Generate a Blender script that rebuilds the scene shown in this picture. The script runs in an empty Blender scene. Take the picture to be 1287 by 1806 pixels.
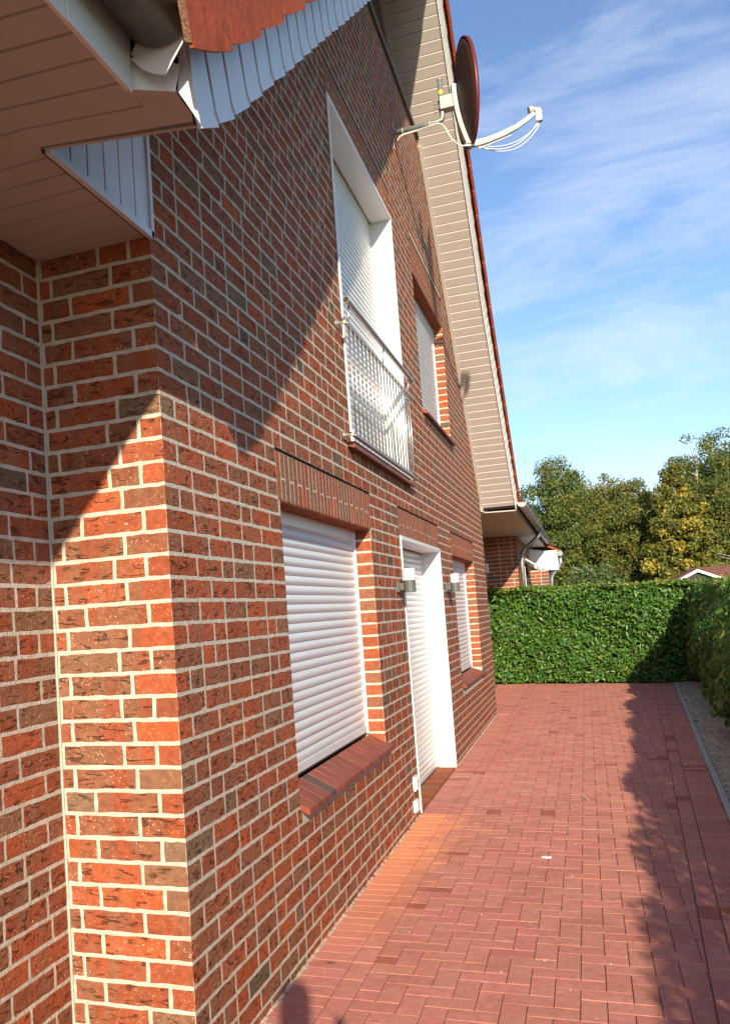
import bpy, bmesh, math, random
import numpy as np
from mathutils import Vector, Matrix, Euler
random.seed(7); rng = np.random.default_rng(7)
S = bpy.context.scene
COL = S.collection

# ------------------------------------------------------------------ camera
FPX, YAW, PITCH, ROLL = 1590.354, 0.3698, 0.0698, -0.0628
CAM = Vector((1.3541, 0.0, 1.6225)); PX, PY, PW, PH = 408.03, 983.02, 1287.0, 1806.0
cy, sy, cp, sp = math.cos(YAW), math.sin(YAW), math.cos(PITCH), math.sin(PITCH)
Fv = Vector((-sy*cp, cy*cp, sp)); Rv = Vector((cy, sy, 0)); Uv = Rv.cross(Fv)
cr, sr = math.cos(ROLL), math.sin(ROLL)
R2 = cr*Rv + sr*Uv; U2 = -sr*Rv + cr*Uv
cd = bpy.data.cameras.new('camera'); cam = bpy.data.objects.new('camera', cd); COL.objects.link(cam)
cam.matrix_world = Matrix(((R2.x, U2.x, -Fv.x, CAM.x), (R2.y, U2.y, -Fv.y, CAM.y), (R2.z, U2.z, -Fv.z, CAM.z), (0, 0, 0, 1)))
cd.sensor_fit = 'HORIZONTAL'; cd.sensor_width = 36; cd.lens = FPX/PW*36
cd.shift_x = (PW/2-PX)/PW; cd.shift_y = (PY-PH/2)/PW
cd.clip_start = .05; cd.clip_end = 2000
S.camera = cam
def pix(P):
    d = Vector(P)-CAM; D = d.dot(Fv)
    if D < .05: return None
    return PX+FPX*d.dot(R2)/D, PY-FPX*d.dot(U2)/D, D

# ------------------------------------------------------------------ light
SUNV = Vector((1.0, -3.05, 1.25)).normalized()          # towards the sun
w = bpy.data.worlds.new('World'); S.world = w; w.use_nodes = True
wn, wl = w.node_tree.nodes, w.node_tree.links; wn.clear()
sky = wn.new('ShaderNodeTexSky'); sky.sky_type = 'NISHITA'; sky.sun_disc = False
sky.sun_elevation = math.asin(SUNV.z); sky.sun_rotation = math.atan2(SUNV.x, SUNV.y)
sky.air_density = 1.0; sky.dust_density = .35; sky.ozone_density = 3.2
tc = wn.new('ShaderNodeTexCoord'); mp = wn.new('ShaderNodeMapping'); mp.inputs['Scale'].default_value = (1.1, 1.9, 5.5)
mp.inputs['Rotation'].default_value = (.25, -.35, .3)
nz = wn.new('ShaderNodeTexNoise'); nz.inputs['Scale'].default_value = 2.1; nz.inputs['Detail'].default_value = 14; nz.inputs['Roughness'].default_value = .64; nz.inputs['Distortion'].default_value = .55
rp = wn.new('ShaderNodeValToRGB'); rp.color_ramp.elements[0].position = .465; rp.color_ramp.elements[1].position = .80
rp.color_ramp.elements[1].color = (.62, .62, .62, 1)
mx = wn.new('ShaderNodeMix'); mx.data_type = 'RGBA'; mx.inputs[7].default_value = (5.3, 5.5, 6.1, 1)
bg = wn.new('ShaderNodeBackground'); bg.inputs['Strength'].default_value = .135
ow = wn.new('ShaderNodeOutputWorld')
wl.new(tc.outputs['Generated'], mp.inputs[0]); wl.new(mp.outputs[0], nz.inputs['Vector']); wl.new(nz.outputs[0], rp.inputs[0])
wl.new(rp.outputs[0], mx.inputs[0]); tn = wn.new('ShaderNodeVectorMath'); tn.operation = 'MULTIPLY'; tn.inputs[1].default_value = (.96, .955, 1.0); wl.new(sky.outputs[0], tn.inputs[0]); wl.new(tn.outputs[0], mx.inputs[6]); wl.new(mx.outputs[2], bg.inputs[0]); wl.new(bg.outputs[0], ow.inputs[0])
sd = bpy.data.lights.new('sun', 'SUN'); sd.energy = 4.9; sd.angle = math.radians(.6); sd.color = (1, .85, .64)
so = bpy.data.objects.new('sun', sd); COL.objects.link(so); so.rotation_euler = SUNV.to_track_quat('Z', 'Y').to_euler()
S.view_settings.view_transform = 'Standard'; S.view_settings.look = 'None'; S.view_settings.gamma = 1
S.view_settings.exposure = 0.62; S.view_settings.use_curve_mapping = False
S.cycles.max_bounces = 8; S.cycles.diffuse_bounces = 3; S.cycles.use_denoising = True

# ------------------------------------------------------------------ materials
MATS = {}
def mat(name, col=(.5, .5, .5), rough=.6, metal=0, spec=.5, noise=None, bump=None, attr=None, trans=None):
    """noise=(scale, amount, stretch) varies the colour; bump=(scale, distance); attr: per-face colour attribute"""
    if name in MATS: return MATS[name]
    m = bpy.data.materials.new(name); m.use_nodes = True; n, l = m.node_tree.nodes, m.node_tree.links
    b = n['Principled BSDF']; b.inputs['Roughness'].default_value = rough; b.inputs['Metallic'].default_value = metal
    b.inputs['Specular IOR Level'].default_value = spec
    out = None
    if attr:
        a = n.new('ShaderNodeAttribute'); a.attribute_name = attr; out = a.outputs['Color']
    if noise:
        sc, am, st = noise
        g = n.new('ShaderNodeNewGeometry'); mpp = n.new('ShaderNodeMapping'); mpp.inputs['Scale'].default_value = st
        t = n.new('ShaderNodeTexNoise'); t.inputs['Scale'].default_value = sc; t.inputs['Detail'].default_value = 6; t.inputs['Roughness'].default_value = .6
        l.new(g.outputs['Position'], mpp.inputs[0]); l.new(mpp.outputs[0], t.inputs['Vector'])
        r = n.new('ShaderNodeMapRange'); r.inputs[1].default_value = .25; r.inputs[2].default_value = .75
        r.inputs[3].default_value = 1-am; r.inputs[4].default_value = 1+am; l.new(t.outputs[0], r.inputs[0])
        v = n.new('ShaderNodeVectorMath'); v.operation = 'SCALE'; l.new(r.outputs[0], v.inputs['Scale'])
        if out: l.new(out, v.inputs[0])
        else: v.inputs[0].default_value = col
        out = v.outputs[0]
    if out: l.new(out, b.inputs['Base Color'])
    else: b.inputs['Base Color'].default_value = (*col, 1)
    if bump:
        g = n.new('ShaderNodeNewGeometry'); t = n.new('ShaderNodeTexNoise'); t.inputs['Scale'].default_value = bump[0]; t.inputs['Detail'].default_value = 5
        bp = n.new('ShaderNodeBump'); bp.inputs['Distance'].default_value = bump[1]; bp.inputs['Strength'].default_value = 1
        l.new(g.outputs['Position'], t.inputs['Vector']); l.new(t.outputs[0], bp.inputs['Height']); l.new(bp.outputs[0], b.inputs['Normal'])
    if trans:
        td = n.new('ShaderNodeBsdfTranslucent'); ms = n.new('ShaderNodeMixShader'); ms.inputs[0].default_value = trans
        if out: l.new(out, td.inputs[0])
        l.new(b.outputs[0], ms.inputs[1]); l.new(td.outputs[0], ms.inputs[2]); l.new(ms.outputs[0], n['Material Output'].inputs[0])
    MATS[name] = m; return m

def brick_material(name, slash=1.0, speck=1.0):
    m = bpy.data.materials.new(name); m.use_nodes = True; n, l = m.node_tree.nodes, m.node_tree.links
    b = n['Principled BSDF']; b.inputs['Roughness'].default_value = .88; b.inputs['Specular IOR Level'].default_value = .10
    g = n.new('ShaderNodeNewGeometry')
    def noise(scale, st, detail=4, dist=0, rough=.55):
        mpp = n.new('ShaderNodeMapping'); mpp.inputs['Scale'].default_value = st; l.new(g.outputs['Position'], mpp.inputs[0])
        t = n.new('ShaderNodeTexNoise'); t.inputs['Scale'].default_value = scale; t.inputs['Detail'].default_value = detail
        t.inputs['Distortion'].default_value = dist; t.inputs['Roughness'].default_value = rough; l.new(mpp.outputs[0], t.inputs['Vector']); return t.outputs[0]
    def rng_(x, a, b_, c=0., d=1.):
        r = n.new('ShaderNodeMapRange'); r.inputs[1].default_value = a; r.inputs[2].default_value = b_; r.inputs[3].default_value = c; r.inputs[4].default_value = d; l.new(x, r.inputs[0]); return r.outputs[0]
    def mul(x, y):
        q = n.new('ShaderNodeMath'); q.operation = 'MULTIPLY'; l.new(x, q.inputs[0])
        if isinstance(y, float): q.inputs[1].default_value = y
        else: l.new(y, q.inputs[1])
        return q.outputs[0]
    def mix(f, A, B):
        q = n.new('ShaderNodeMix'); q.data_type = 'RGBA'; l.new(f, q.inputs[0])
        for k, X in ((6, A), (7, B)):
            if isinstance(X, tuple): q.inputs[k].default_value = (*X, 1)
            else: l.new(X, q.inputs[k])
        return q.outputs[2]
    a1 = n.new('ShaderNodeAttribute'); a1.attribute_name = 'bcol'
    # reduction-flashed olive patches
    f = rng_(noise(8.5, (1.2, 1.2, .35), 3, .4), .48, .58); f = mul(f, a1.outputs['Alpha'])
    c = mix(f, a1.outputs['Color'], (.225, .115, .066))
    fine = n.new('ShaderNodeVectorMath'); fine.operation = 'SCALE'; l.new(c, fine.inputs[0]); l.new(rng_(noise(38, (1, 1, 1), 8, 0, .75), .25, .75, .62, 1.38), fine.inputs['Scale'])
    # pale grit
    v = n.new('ShaderNodeTexVoronoi'); v.inputs['Scale'].default_value = 150; l.new(g.outputs['Position'], v.inputs['Vector'])
    s = mul(rng_(v.outputs['Distance'], .36, .22), rng_(noise(60, (1, 1, 1), 2), .52, .60)); s = mul(mul(s, rng_(noise(4.5, (1, 1, 2.5), 2), .40, .62)), 1.1*speck)
    c = mix(s, fine.outputs[0], (.72, .55, .36))
    # torn, wrinkled drag marks, their crevice shade darkened into the colour
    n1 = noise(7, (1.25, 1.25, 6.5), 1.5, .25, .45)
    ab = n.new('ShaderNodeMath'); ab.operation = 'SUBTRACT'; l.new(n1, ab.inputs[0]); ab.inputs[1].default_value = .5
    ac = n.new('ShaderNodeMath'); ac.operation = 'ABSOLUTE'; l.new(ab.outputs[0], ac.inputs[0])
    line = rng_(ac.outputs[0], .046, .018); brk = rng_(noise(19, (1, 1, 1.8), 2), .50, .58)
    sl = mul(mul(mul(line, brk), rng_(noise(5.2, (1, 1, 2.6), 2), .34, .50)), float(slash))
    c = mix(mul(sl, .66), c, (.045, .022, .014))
    # lime bloom
    c = mix(mul(rng_(noise(7, (1, 1, 1), 6, 0, .7), .60, .80), .28), c, (.42, .33, .27))
    l.new(c, b.inputs['Base Color'])
    h1 = mul(noise(16, (1, 1, 2.6), 4, .4), .55)
    ad = n.new('ShaderNodeMath'); ad.operation = 'SUBTRACT'; l.new(h1, ad.inputs[0]); l.new(mul(sl, .5), ad.inputs[1])
    ae = n.new('ShaderNodeMath'); ae.operation = 'ADD'; l.new(ad.outputs[0], ae.inputs[0]); l.new(mul(noise(110, (1, 1, 1), 4), .22), ae.inputs[1])
    bp = n.new('ShaderNodeBump'); bp.inputs['Distance'].default_value = .0105; bp.inputs['Strength'].default_value = .6 + .4*slash
    l.new(ae.outputs[0], bp.inputs['Height']); l.new(bp.outputs[0], b.inputs['Normal'])
    return m
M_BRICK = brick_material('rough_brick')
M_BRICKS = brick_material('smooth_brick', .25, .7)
M_MORTAR = mat('mortar', (.52, .485, .40), .95, spec=.06, noise=(30, .22, (1, 1, 1)), bump=(90, .004))
M_WHITE = mat('white_pvc', (.78, .78, .77), .35, noise=(3, .03, (1, 1, 1)))
M_SHUT = mat('white_shutter', (.64, .65, .665), .32, noise=(4, .07, (1, .5, 6)))
M_TAUPE = mat('taupe_soffit_board', (.51, .465, .43), .5, noise=(6, .05, (1, 1, 1)))
M_VERGE = mat('pale_verge_board', (.66, .70, .76), .4, noise=(14, .10, (1, 1, .4)))
M_DARK = mat('dark_gap', (.018, .016, .016), 1.0, spec=0.)
M_BROWN = mat('dark_brown_board', (.09, .045, .035), .5)
M_TILE = mat('red_clay_tile', (.31, .062, .022), .75, spec=.2, attr=None, noise=(22, .38, (1, 1, .6)), bump=(60, .003))
M_SILL = mat('engobed_sill_tile', (.5, .5, .5), .5, spec=.3, attr='bcol', noise=(13, .28, (1, 1, 1)), bump=(40, .0012))
M_ZINC = mat('weathered_zinc', (.30, .31, .31), .42, metal=.75, noise=(9, .30, (1, 1, 1)))
M_ZINCD = mat('tarnished_zinc', (.20, .19, .165), .38, metal=.85, noise=(11, .45, (1, 1, 1)))
M_STEEL = mat('brushed_steel', (.58, .56, .52), .42, metal=1)
M_GALV = mat('galvanised_pipe', (.33, .36, .36), .5, metal=.6, noise=(30, .2, (1, 1, 1)))
M_DISH = mat('red_dish_paint', (.13, .016, .012), .4)
M_DISHB = mat('dish_arm_grey', (.46, .45, .42), .5, noise=(30, .12, (1, 1, 1)))
M_CABLE = mat('white_cable', (.72, .70, .66), .5)
M_LAMPG = mat('grey_lamp_body', (.10, .105, .10), .45)
M_GLASS = mat('opal_lamp_glass', (.83, .80, .86), .35)
M_BLACK = mat('black_rubber', (.015, .015, .015), .5)
M_YEL = mat('yellow_tape', (.70, .58, .03), .5)
M_CONC = mat('kerb_concrete', (.42, .41, .37), .85, noise=(20, .2, (1, 1, 1)), bump=(60, .003))
M_LEAF = mat('laurel_leaf', (.1, .2, .05), .36, spec=.45, attr='bcol', trans=.30)
M_TLEAF = mat('tree_leaf', (.1, .2, .05), .6, spec=.3, attr='bcol', trans=.30)
M_BARK = mat('birch_bark', (.42, .40, .36), .8, noise=(6, .5, (1, 1, .3)))
M_TWIG = mat('brown_twig', (.10, .07, .045), .8, noise=(20, .3, (1, 1, 1)))
M_SHADE = mat('hedge_shade_core', (.018, .026, .010), .9)

# ------------------------------------------------------------------ mesh helpers
class MB:
    def __init__(s): s.v = []; s.f = []; s.c = []
    def add(s, vs, fs, col=None):
        o = len(s.v); s.v += [tuple(x) for x in vs]; s.f += [tuple(i+o for i in f) for f in fs]; s.c += [col]*len(fs); return s
    def box(s, a, b, col=None):
        x0, y0, z0 = a; x1, y1, z1 = b
        return s.add([(x0,y0,z0),(x1,y0,z0),(x1,y1,z0),(x0,y1,z0),(x0,y0,z1),(x1,y0,z1),(x1,y1,z1),(x0,y1,z1)],
                     [(0,3,2,1),(4,5,6,7),(0,1,5,4),(1,2,6,5),(2,3,7,6),(3,0,4,7)], col)
    def prism(s, poly, d, col=None):
        """closed polygon (3D points) extruded by the vector d"""
        n = len(poly); P = [Vector(p) for p in poly]; d = Vector(d)
        return s.add(P+[p+d for p in P], [tuple(range(n))[::-1], tuple(range(n, 2*n))]+[(i, (i+1) % n, (i+1) % n+n, i+n) for i in range(n)], col)
    def tube(s, pts, r, n=8, cap=True, col=None):
        P = [Vector(p) for p in pts]; rs = r if isinstance(r, (list, tuple)) else [r]*len(P); rings = []; ref = None
        for i, p in enumerate(P):
            t = (P[min(i+1, len(P)-1)]-P[max(i-1, 0)]).normalized()
            if ref is None: ref = Vector((0, 0, 1)) if abs(t.z) < .9 else Vector((1, 0, 0))
            a = t.cross(ref).normalized(); b = a.cross(t).normalized(); ref = b
            rings.append([p+rs[i]*(math.cos(2*math.pi*k/n)*a+math.sin(2*math.pi*k/n)*b) for k in range(n)])
        vs = [q for rg in rings for q in rg]; fs = []
        for i in range(len(P)-1):
            for k in range(n): fs.append((i*n+k, i*n+(k+1) % n, (i+1)*n+(k+1) % n, (i+1)*n+k))
        if cap: fs += [tuple(range(n))[::-1], tuple(range((len(P)-1)*n, len(P)*n))]
        return s.add(vs, fs, col)
    def mesh(s, name, m=None, smooth=False):
        me = bpy.data.meshes.new(name); me.from_pydata(s.v, [], s.f)
        if any(c is not None for c in s.c):
            at = me.attributes.new('bcol', 'FLOAT_COLOR', 'FACE')
            at.data.foreach_set('color', np.array([(c if c is not None and len(c) == 4 else ((*c, 0) if c is not None else (.5, .5, .5, 0))) for c in s.c], 'f').ravel())
        if m: me.materials.append(m)
        if smooth: me.shade_smooth()
        me.update(); return me
    def build(s, name, m, parent=None, smooth=False, bevel=0, loc=None, **kw):
        o = link(name, s.mesh(name, m, smooth), parent, **kw)
        if loc: o.location = loc
        if bevel:
            bv = o.modifiers.new('bevel', 'BEVEL'); bv.width = bevel; bv.segments = 2; bv.limit_method = 'ANGLE'
        return o
def link(name, me, parent=None, label=None, cat=None, group=None, kind=None):
    o = bpy.data.objects.new(name, me); COL.objects.link(o)
    if parent: o.parent = parent
    tag(o, label, cat, group, kind); return o
def tag(o, label=None, cat=None, group=None, kind=None):
    for k, v in (('label', label), ('category', cat), ('group', group), ('kind', kind)):
        if v: o[k] = v
def empty(name, loc, label, cat, group=None):
    o = bpy.data.objects.new(name, None); COL.objects.link(o); o.location = loc; o.empty_display_size = .1
    tag(o, label, cat, group); bpy.context.view_layer.update(); return o
def rel(o, p): return Vector(p)-o.location
def area_px(pts):
    q = [pix(p) for p in pts]
    if any(x is None for x in q): return 0
    cx = sum(x[0] for x in q)/len(q); cz = sum(x[1] for x in q)/len(q)
    if not (-20 < cx < PW+20 and -20 < cz < PH+20): return 0
    a = 0
    for i in range(len(q)):
        j = (i+1) % len(q); a += q[i][0]*q[j][1]-q[j][0]*q[i][1]
    return abs(a)/2

# ================================================================== GROUND
def plane(name, pts, m, z):
    b = MB(); b.add([(x, y, z) for x, y in pts], [tuple(range(len(pts)))]); return b.build(name, m, kind='structure')
M_GRASS = mat('lawn', (.07, .10, .03), .9, noise=(3, .4, (1, 1, 1)), bump=(40, .01))
plane('ground', [(-600, -600), (600, -600), (600, 900), (-600, 900)], M_GRASS, -.06)
KX = lambda y: 1.80+.0497*y                       # inner kerb line
AX = lambda y: 1.49+.0497*y                       # edge of the herringbone field
YE = lambda x: 19.0-.26*(x+.46)                   # end of the paving along the far hedge
M_BED = mat('paving_joint_sand', (.24, .135, .09), .95, noise=(5, .6, (1, 1, 1)), bump=(120, .002))
Y0P = -2.4
plane('paving_bed', [(-.6, Y0P), (KX(Y0P), Y0P), (KX(18.9), 18.9), (-.6, 19.3)], M_BED, -.008)

def paver_material():
    m = bpy.data.materials.new('red_paver'); m.use_nodes = True; n, l = m.node_tree.nodes, m.node_tree.links
    b = n['Principled BSDF']; b.inputs['Roughness'].default_value = .9; b.inputs['Specular IOR Level'].default_value = .10
    g = n.new('ShaderNodeNewGeometry'); a = n.new('ShaderNodeAttribute'); a.attribute_name = 'bcol'
    def noise(s, d=5, r=.6):
        t = n.new('ShaderNodeTexNoise'); t.inputs['Scale'].default_value = s; t.inputs['Detail'].default_value = d; t.inputs['Roughness'].default_value = r
        l.new(g.outputs['Position'], t.inputs['Vector']); return t.outputs[0]
    def mr(x, p, q, c=0., d=1.):
        r = n.new('ShaderNodeMapRange'); r.inputs[1].default_value = p; r.inputs[2].default_value = q; r.inputs[3].default_value = c; r.inputs[4].default_value = d; l.new(x, r.inputs[0]); return r.outputs[0]
    def ml(x, y, op='MULTIPLY'):
        q = n.new('ShaderNodeMath'); q.operation = op; l.new(x, q.inputs[0])
        if isinstance(y, float): q.inputs[1].default_value = y
        else: l.new(y, q.inputs[1])
        return q.outputs[0]
    def mix(f, A, B):
        q = n.new('ShaderNodeMix'); q.data_type = 'RGBA'; l.new(f, q.inputs[0])
        for k, X in ((6, A), (7, B)):
            if isinstance(X, tuple): q.inputs[k].default_value = (*X, 1)
            else: l.new(X, q.inputs[k])
        return q.outputs[2]
    v = n.new('ShaderNodeVectorMath'); v.operation = 'SCALE'; l.new(a.outputs['Color'], v.inputs[0]); l.new(mr(noise(24, 9, .8), .25, .75, .70, 1.30), v.inputs['Scale'])
    c = mix(ml(mr(noise(2.6, 8, .7), .50, .66), .42), v.outputs[0], (.33, .115, .080))        # damp darker clouds
    c = mix(ml(mr(noise(6.5, 9, .8), .54, .70), .42), c, (.64, .40, .34))                 # pale dust
    c = mix(ml(mr(noise(1.6, 10, .85), .64, .70), .6), c, (.62, .46, .38))
    # ochre dust stain swept along the foot of the wall before the door
    sx = n.new('ShaderNodeSeparateXYZ'); l.new(g.outputs['Position'], sx.inputs[0])
    wob = mr(noise(5, 4), .3, .7, -.14, .14)
    xx = ml(sx.outputs[0], wob, 'ADD')
    fx = mr(xx, .40, .14); fy = ml(mr(sx.outputs[1], 4.1, 6.1), mr(sx.outputs[1], 7.32, 7.26))
    c = mix(ml(ml(fx, fy), .75), c, (.92, .36, .17))
    l.new(c, b.inputs['Base Color'])
    bp = n.new('ShaderNodeBump'); bp.inputs['Distance'].default_value = .0022; bp.inputs['Strength'].default_value = .8
    l.new(noise(140, 5, .7), bp.inputs['Height']); l.new(bp.outputs[0], b.inputs['Normal'])
    return m
M_PAVER = paver_material()
def paver_mb(poly, z=0., col=None, mb=None, g=.0018, c=.0015):
    """one paver: top inset with a chamfered edge"""
    mb = mb or MB(); P = [Vector((x, y, 0)) for x, y in poly]; ctr = sum(P, Vector())/len(P)
    def ins(d):
        out = []
        for i, p in enumerate(P):
            a = (P[i-1]-p).normalized(); b = (P[(i+1) % len(P)]-p).normalized(); s = abs(a.x*b.y-a.y*b.x) or 1
            out.append(p+(a+b)*(d/s))
        return out
    tx, ty = random.uniform(-.003, .003), random.uniform(-.004, .004)
    A = [Vector((p.x, p.y, z+tx*(p.x-ctr.x)+ty*(p.y-ctr.y))) for p in ins(g+c)]
    B = [Vector((p.x, p.y, q.z-c*.75)) for p, q in zip(ins(g), A)]
    n = len(P); Cc = [Vector((p.x, p.y, z-.02)) for p in ins(g)]
    fs = [tuple(range(n))]+[(i, i+n, (i+1) % n+n, (i+1) % n) for i in range(n)]+[(i+n, i+2*n, (i+1) % n+2*n, (i+1) % n+n) for i in range(n)]
    mb.add(A+B+Cc, fs, col); return mb
def pcol():
    r = random.random(); k = random.uniform(.90, 1.12)
    if r < .04: c = (.39, .128, .09)
    elif r < .10: c = (.50, .200, .155)
    else: c = (.54, .222, .172)
    k = random.uniform(.94, 1.06)
    return (c[0]*k, c[1]*k*random.uniform(.95, 1.08), c[2]*k, 0)
polys = []
a = .1
for i in range(2, 25):
    for j in range(-24, 192):
        x, y = i*a, j*a; r = (i+j) % 4
        if r == 0: q = (x, y, x+2*a, y+a)
        elif r == 2: q = (x, y, x+a, y+2*a)
        else: continue
        x0, y0, x1, y1 = q; x0 = max(x0, .305)
        if x1 <= x0+.02: continue
        yc = (y0+y1)/2
        if x0 > AX(yc)-.012 or yc > YE(x0)-.05: continue
        xa, xb = min(x1, AX(y0)), min(x1, AX(y1))
        if max(xa, xb)-x0 < .014: continue
        polys.append([(x0, y0), (max(xa, x0+.01), y0), (max(xb, x0+.01), y1), (x0, y1)])
for j in range(-24, 190):
    y = j*a
    if y > 18.85: continue
    if y < 13.8: polys.append([(.006, y), (.203, y), (.203, y+a), (.006, y+a)])
    if j % 2 == 0: polys.append([(.205, y), (.303, y), (.303, y+2*a), (.205, y+2*a)])
    if y < 18.3:
        polys.append([(AX(y)+.105, y), (KX(y)-.002, y), (KX(y+a)-.002, y+a), (AX(y+a)+.105, y+a)])
        if j % 2 == 1: polys.append([(AX(y)+.003, y), (AX(y)+.102, y), (AX(y+.2)+.102, y+2*a), (AX(y+.2)+.003, y+2*a)])
for j in range(139, 191):                                     # beyond the house corner, up to the recessed wall
    for i in range(-2, 1):
        y = j*a+(.05 if i % 2 else 0)
        if y < 18.9: polys.append([(i*.2+.2-.2, y), (i*.2+.2-.002, y), (i*.2+.2-.002, y+a), (i*.2, y+a)])
pav = bpy.data.objects.new('paving', None); COL.objects.link(pav); tag(pav, kind='structure')
def pav_rank(p): return area_px([(x, y, 0) for x, y in p])
polys.sort(key=pav_rank, reverse=True)
rest = MB(); cache = {}
for k, p in enumerate(polys):
    z = random.gauss(0, .0005)
    if k < 300:
        cx = sum(x for x, y in p)/len(p); cyy = sum(y for x, y in p)/len(p)
        key = (tuple((round(x-cx, 3), round(y-cyy, 3)) for x, y in p), random.randrange(10))
        if key not in cache: cache[key] = paver_mb([(x-cx, y-cyy) for x, y in p], 0, pcol()).mesh('paver', M_PAVER)
        o = link('paver', cache[key], pav); o.location = (cx, cyy, z)
    else: paver_mb(p, z, pcol(), rest)
rest.build('paver_field', M_PAVER, pav, kind='stuff')

# kerb, soil strip
M_SOIL = mat('sandy_soil', (.46, .39, .29), .95, noise=(9, .35, (1, 1, 1)), bump=(70, .01))
kb = empty('edging_kerb', (1.9, 0, 0), 'thin pale concrete edging kerb between red paving and sandy strip', 'kerb')
y = Y0P
while y < 18.2:
    y1 = min(y+1.0, 18.3); b = MB(); o = random.uniform(-.003, .003); h = .012+random.uniform(-.004, .004)
    b.prism([rel(kb, (KX(y)+.003+o, y+.004, -.1)), rel(kb, (KX(y)+.052+o, y+.004, -.1)), rel(kb, (KX(y)+.052+o, y+.004, h)), rel(kb, (KX(y)+.003+o, y+.004, h))],
            (.0497*(y1-y-.008), y1-y-.008, 0)); b.build('kerb_stone', M_CONC, kb, bevel=.004); y = y1
sb = MB(); NX, NY = 10, 170
for j in range(NY+1):
    for i in range(NX+1):
        yy = -2.5+21.6*j/NY; xx = KX(yy)+.05+1.0*i/NX
        sb.v.append((xx, yy, -.004+random.uniform(0, .02)*(i > 0)))
for j in range(NY):
    for i in range(NX): q = j*(NX+1)+i; sb.f.append((q, q+1, q+NX+2, q+NX+1)); sb.c.append(None)
sb.build('soil_strip', M_SOIL, kind='structure', smooth=True)

# ================================================================== HOUSE
house = empty('brick_house', (0, 8.4, 0), 'red brick gabled house with white roller shutters filling the left side', 'house')
H = .0833; Z0 = .2909
band = lambda b: (Z0+b*H, Z0+(b+1)*H)
YC, YFAR, XL = 2.885, 13.92, -.482
RS = 1.0287
ymin = lambda z: max(YC, (z-1.157)/.8-.03)
ymax = lambda z: min(YFAR, 14.023-(z-3.011)/RS+.03)
ZTOP = 6.965
# openings: name, y0, y1, z0, z1, depth, lintel top
OPEN = [('window', 4.20, 6.20, .72, 2.195, .118), ('french_window', 5.82, 7.945, 2.80, 5.135, .175), ('window', 9.05, 11.10, 3.62, 5.04, .118),
        ('door', 7.29, 9.35, -.4, 2.195, .17), ('window', 10.37, 12.47, .74, 2.21, .13)]
SLOT = [2.456, 5.425, 5.405, 2.463, 2.467]
SOLD = [(o[1]-.03, o[2]+.035, o[4], s) for o, s in zip(OPEN, SLOT)]
def cut(iv, c0, c1):
    out = []
    for a_, b_ in iv:
        if c1 <= a_ or c0 >= b_: out.append((a_, b_)); continue
        if c0 > a_: out.append((a_, c0))
        if c1 < b_: out.append((c1, b_))
    return out
def intervals(z0, z1, lo, hi, soldiers=True):
    iv = [(lo, hi)]; zc = (z0+z1)/2
    for o in OPEN:
        if o[3]-.02 < zc < o[4]+.01: iv = cut(iv, o[1], o[2])
        if soldiers and o[3] > 0 and o[3]-.10 < zc <= o[3]-.02: iv = cut(iv, o[1]+.02, o[2]-.0)
    if soldiers:
        for a_, b_, c_, d_ in SOLD:
            if c_-.03 < zc < d_+.012: iv = cut(iv, a_, b_)
    return [q for q in iv if q[1]-q[0] > .02]
# palette (linear)
PAL = [((.35, .088, .038), .45, 7), ((.32, .086, .041), .6, 7), ((.29, .090, .046), .65, 6), ((.265, .096, .052), .65, 3.5), ((.40, .096, .037), .35, 2.5), ((.25, .118, .066), .5, 1.2), ((.21, .128, .080), .3, .4), ((.14, .098, .066), .2, .22)]
WSUM = [p[2] for p in PAL]
def bcol():
    p = random.choices(PAL, WSUM)[0]; k = random.uniform(.86, 1.08)
    return (p[0][0]*k, p[0][1]*k, p[0][2]*k, p[1])
def brick_mb(L, h, mb=None, org=(0, 0, 0), ax=('x',), col=None, near=False, c=.0018, jit=.0021):
    """a brick face centred on org in the (u, z) plane looking along -n; ax 'x': u=x, n=-y ; 'y': u=y, n=+x ; returns MB"""
    mb = mb or MB(); ux = ax == 'x'
    def P(u, v, d):           # d: depth behind the face
        return (org[0]+u, org[1]+d, org[2]+v) if ux else (org[0]-d, org[1]+u, org[2]+v)
    hu, hv = L/2, h/2
    if near:
        nu = max(3, int(L/.03)); per = []
        for i in range(nu): per.append((-hu+L*i/nu, -hv))
        per += [(hu, -hv), (hu, 0)]
        for i in range(nu): per.append((hu-L*i/nu, hv))
        per += [(-hu, hv), (-hu, 0)]
    else: per = [(-hu, -hv), (hu, -hv), (hu, hv), (-hu, hv)]
    n = len(per); tl = [random.uniform(-.0003, .0003) for _ in range(3)]
    A, B, D = [], [], []
    for u, v in per:
        j = random.uniform(-jit, jit) if near else 0; k = random.uniform(-jit, jit) if near else 0
        su, sv = (1-c/hu), (1-c/hv)
        A.append(P(u*su+j, v*sv+k, tl[0]+tl[1]*u/hu+tl[2]*v/hv)); B.append(P(u+j, v+k, .0006)); D.append(P(u, v, .004))
    fs = [tuple(range(n))]+[(i, i+n, (i+1) % n+n, (i+1) % n) for i in range(n)]+[(i+n, i+2*n, (i+1) % n+2*n, (i+1) % n+n) for i in range(n)]
    mb.add(A+B+D, fs, col); return mb
J = .0145
bricks = []       # (centre, L, h, axis, colour, smooth)
def course(u0, u1, first=None):
    """random 'wild' bond between u0 and u1"""
    out = []; u = u0; k = 0; last = []
    while u < u1-.015:
        if k == 0 and first: L = first
        else:
            hd = random.random() < .24 and not (last[-2:] == ['h', 'h'])
            L = .114 if hd else .239
            last.append('h' if hd else 's')
        if u+L+J+.05 > u1: L = u1-u
        out.append((u, u+L)); u += L+J; k += 1
    return out
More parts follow.
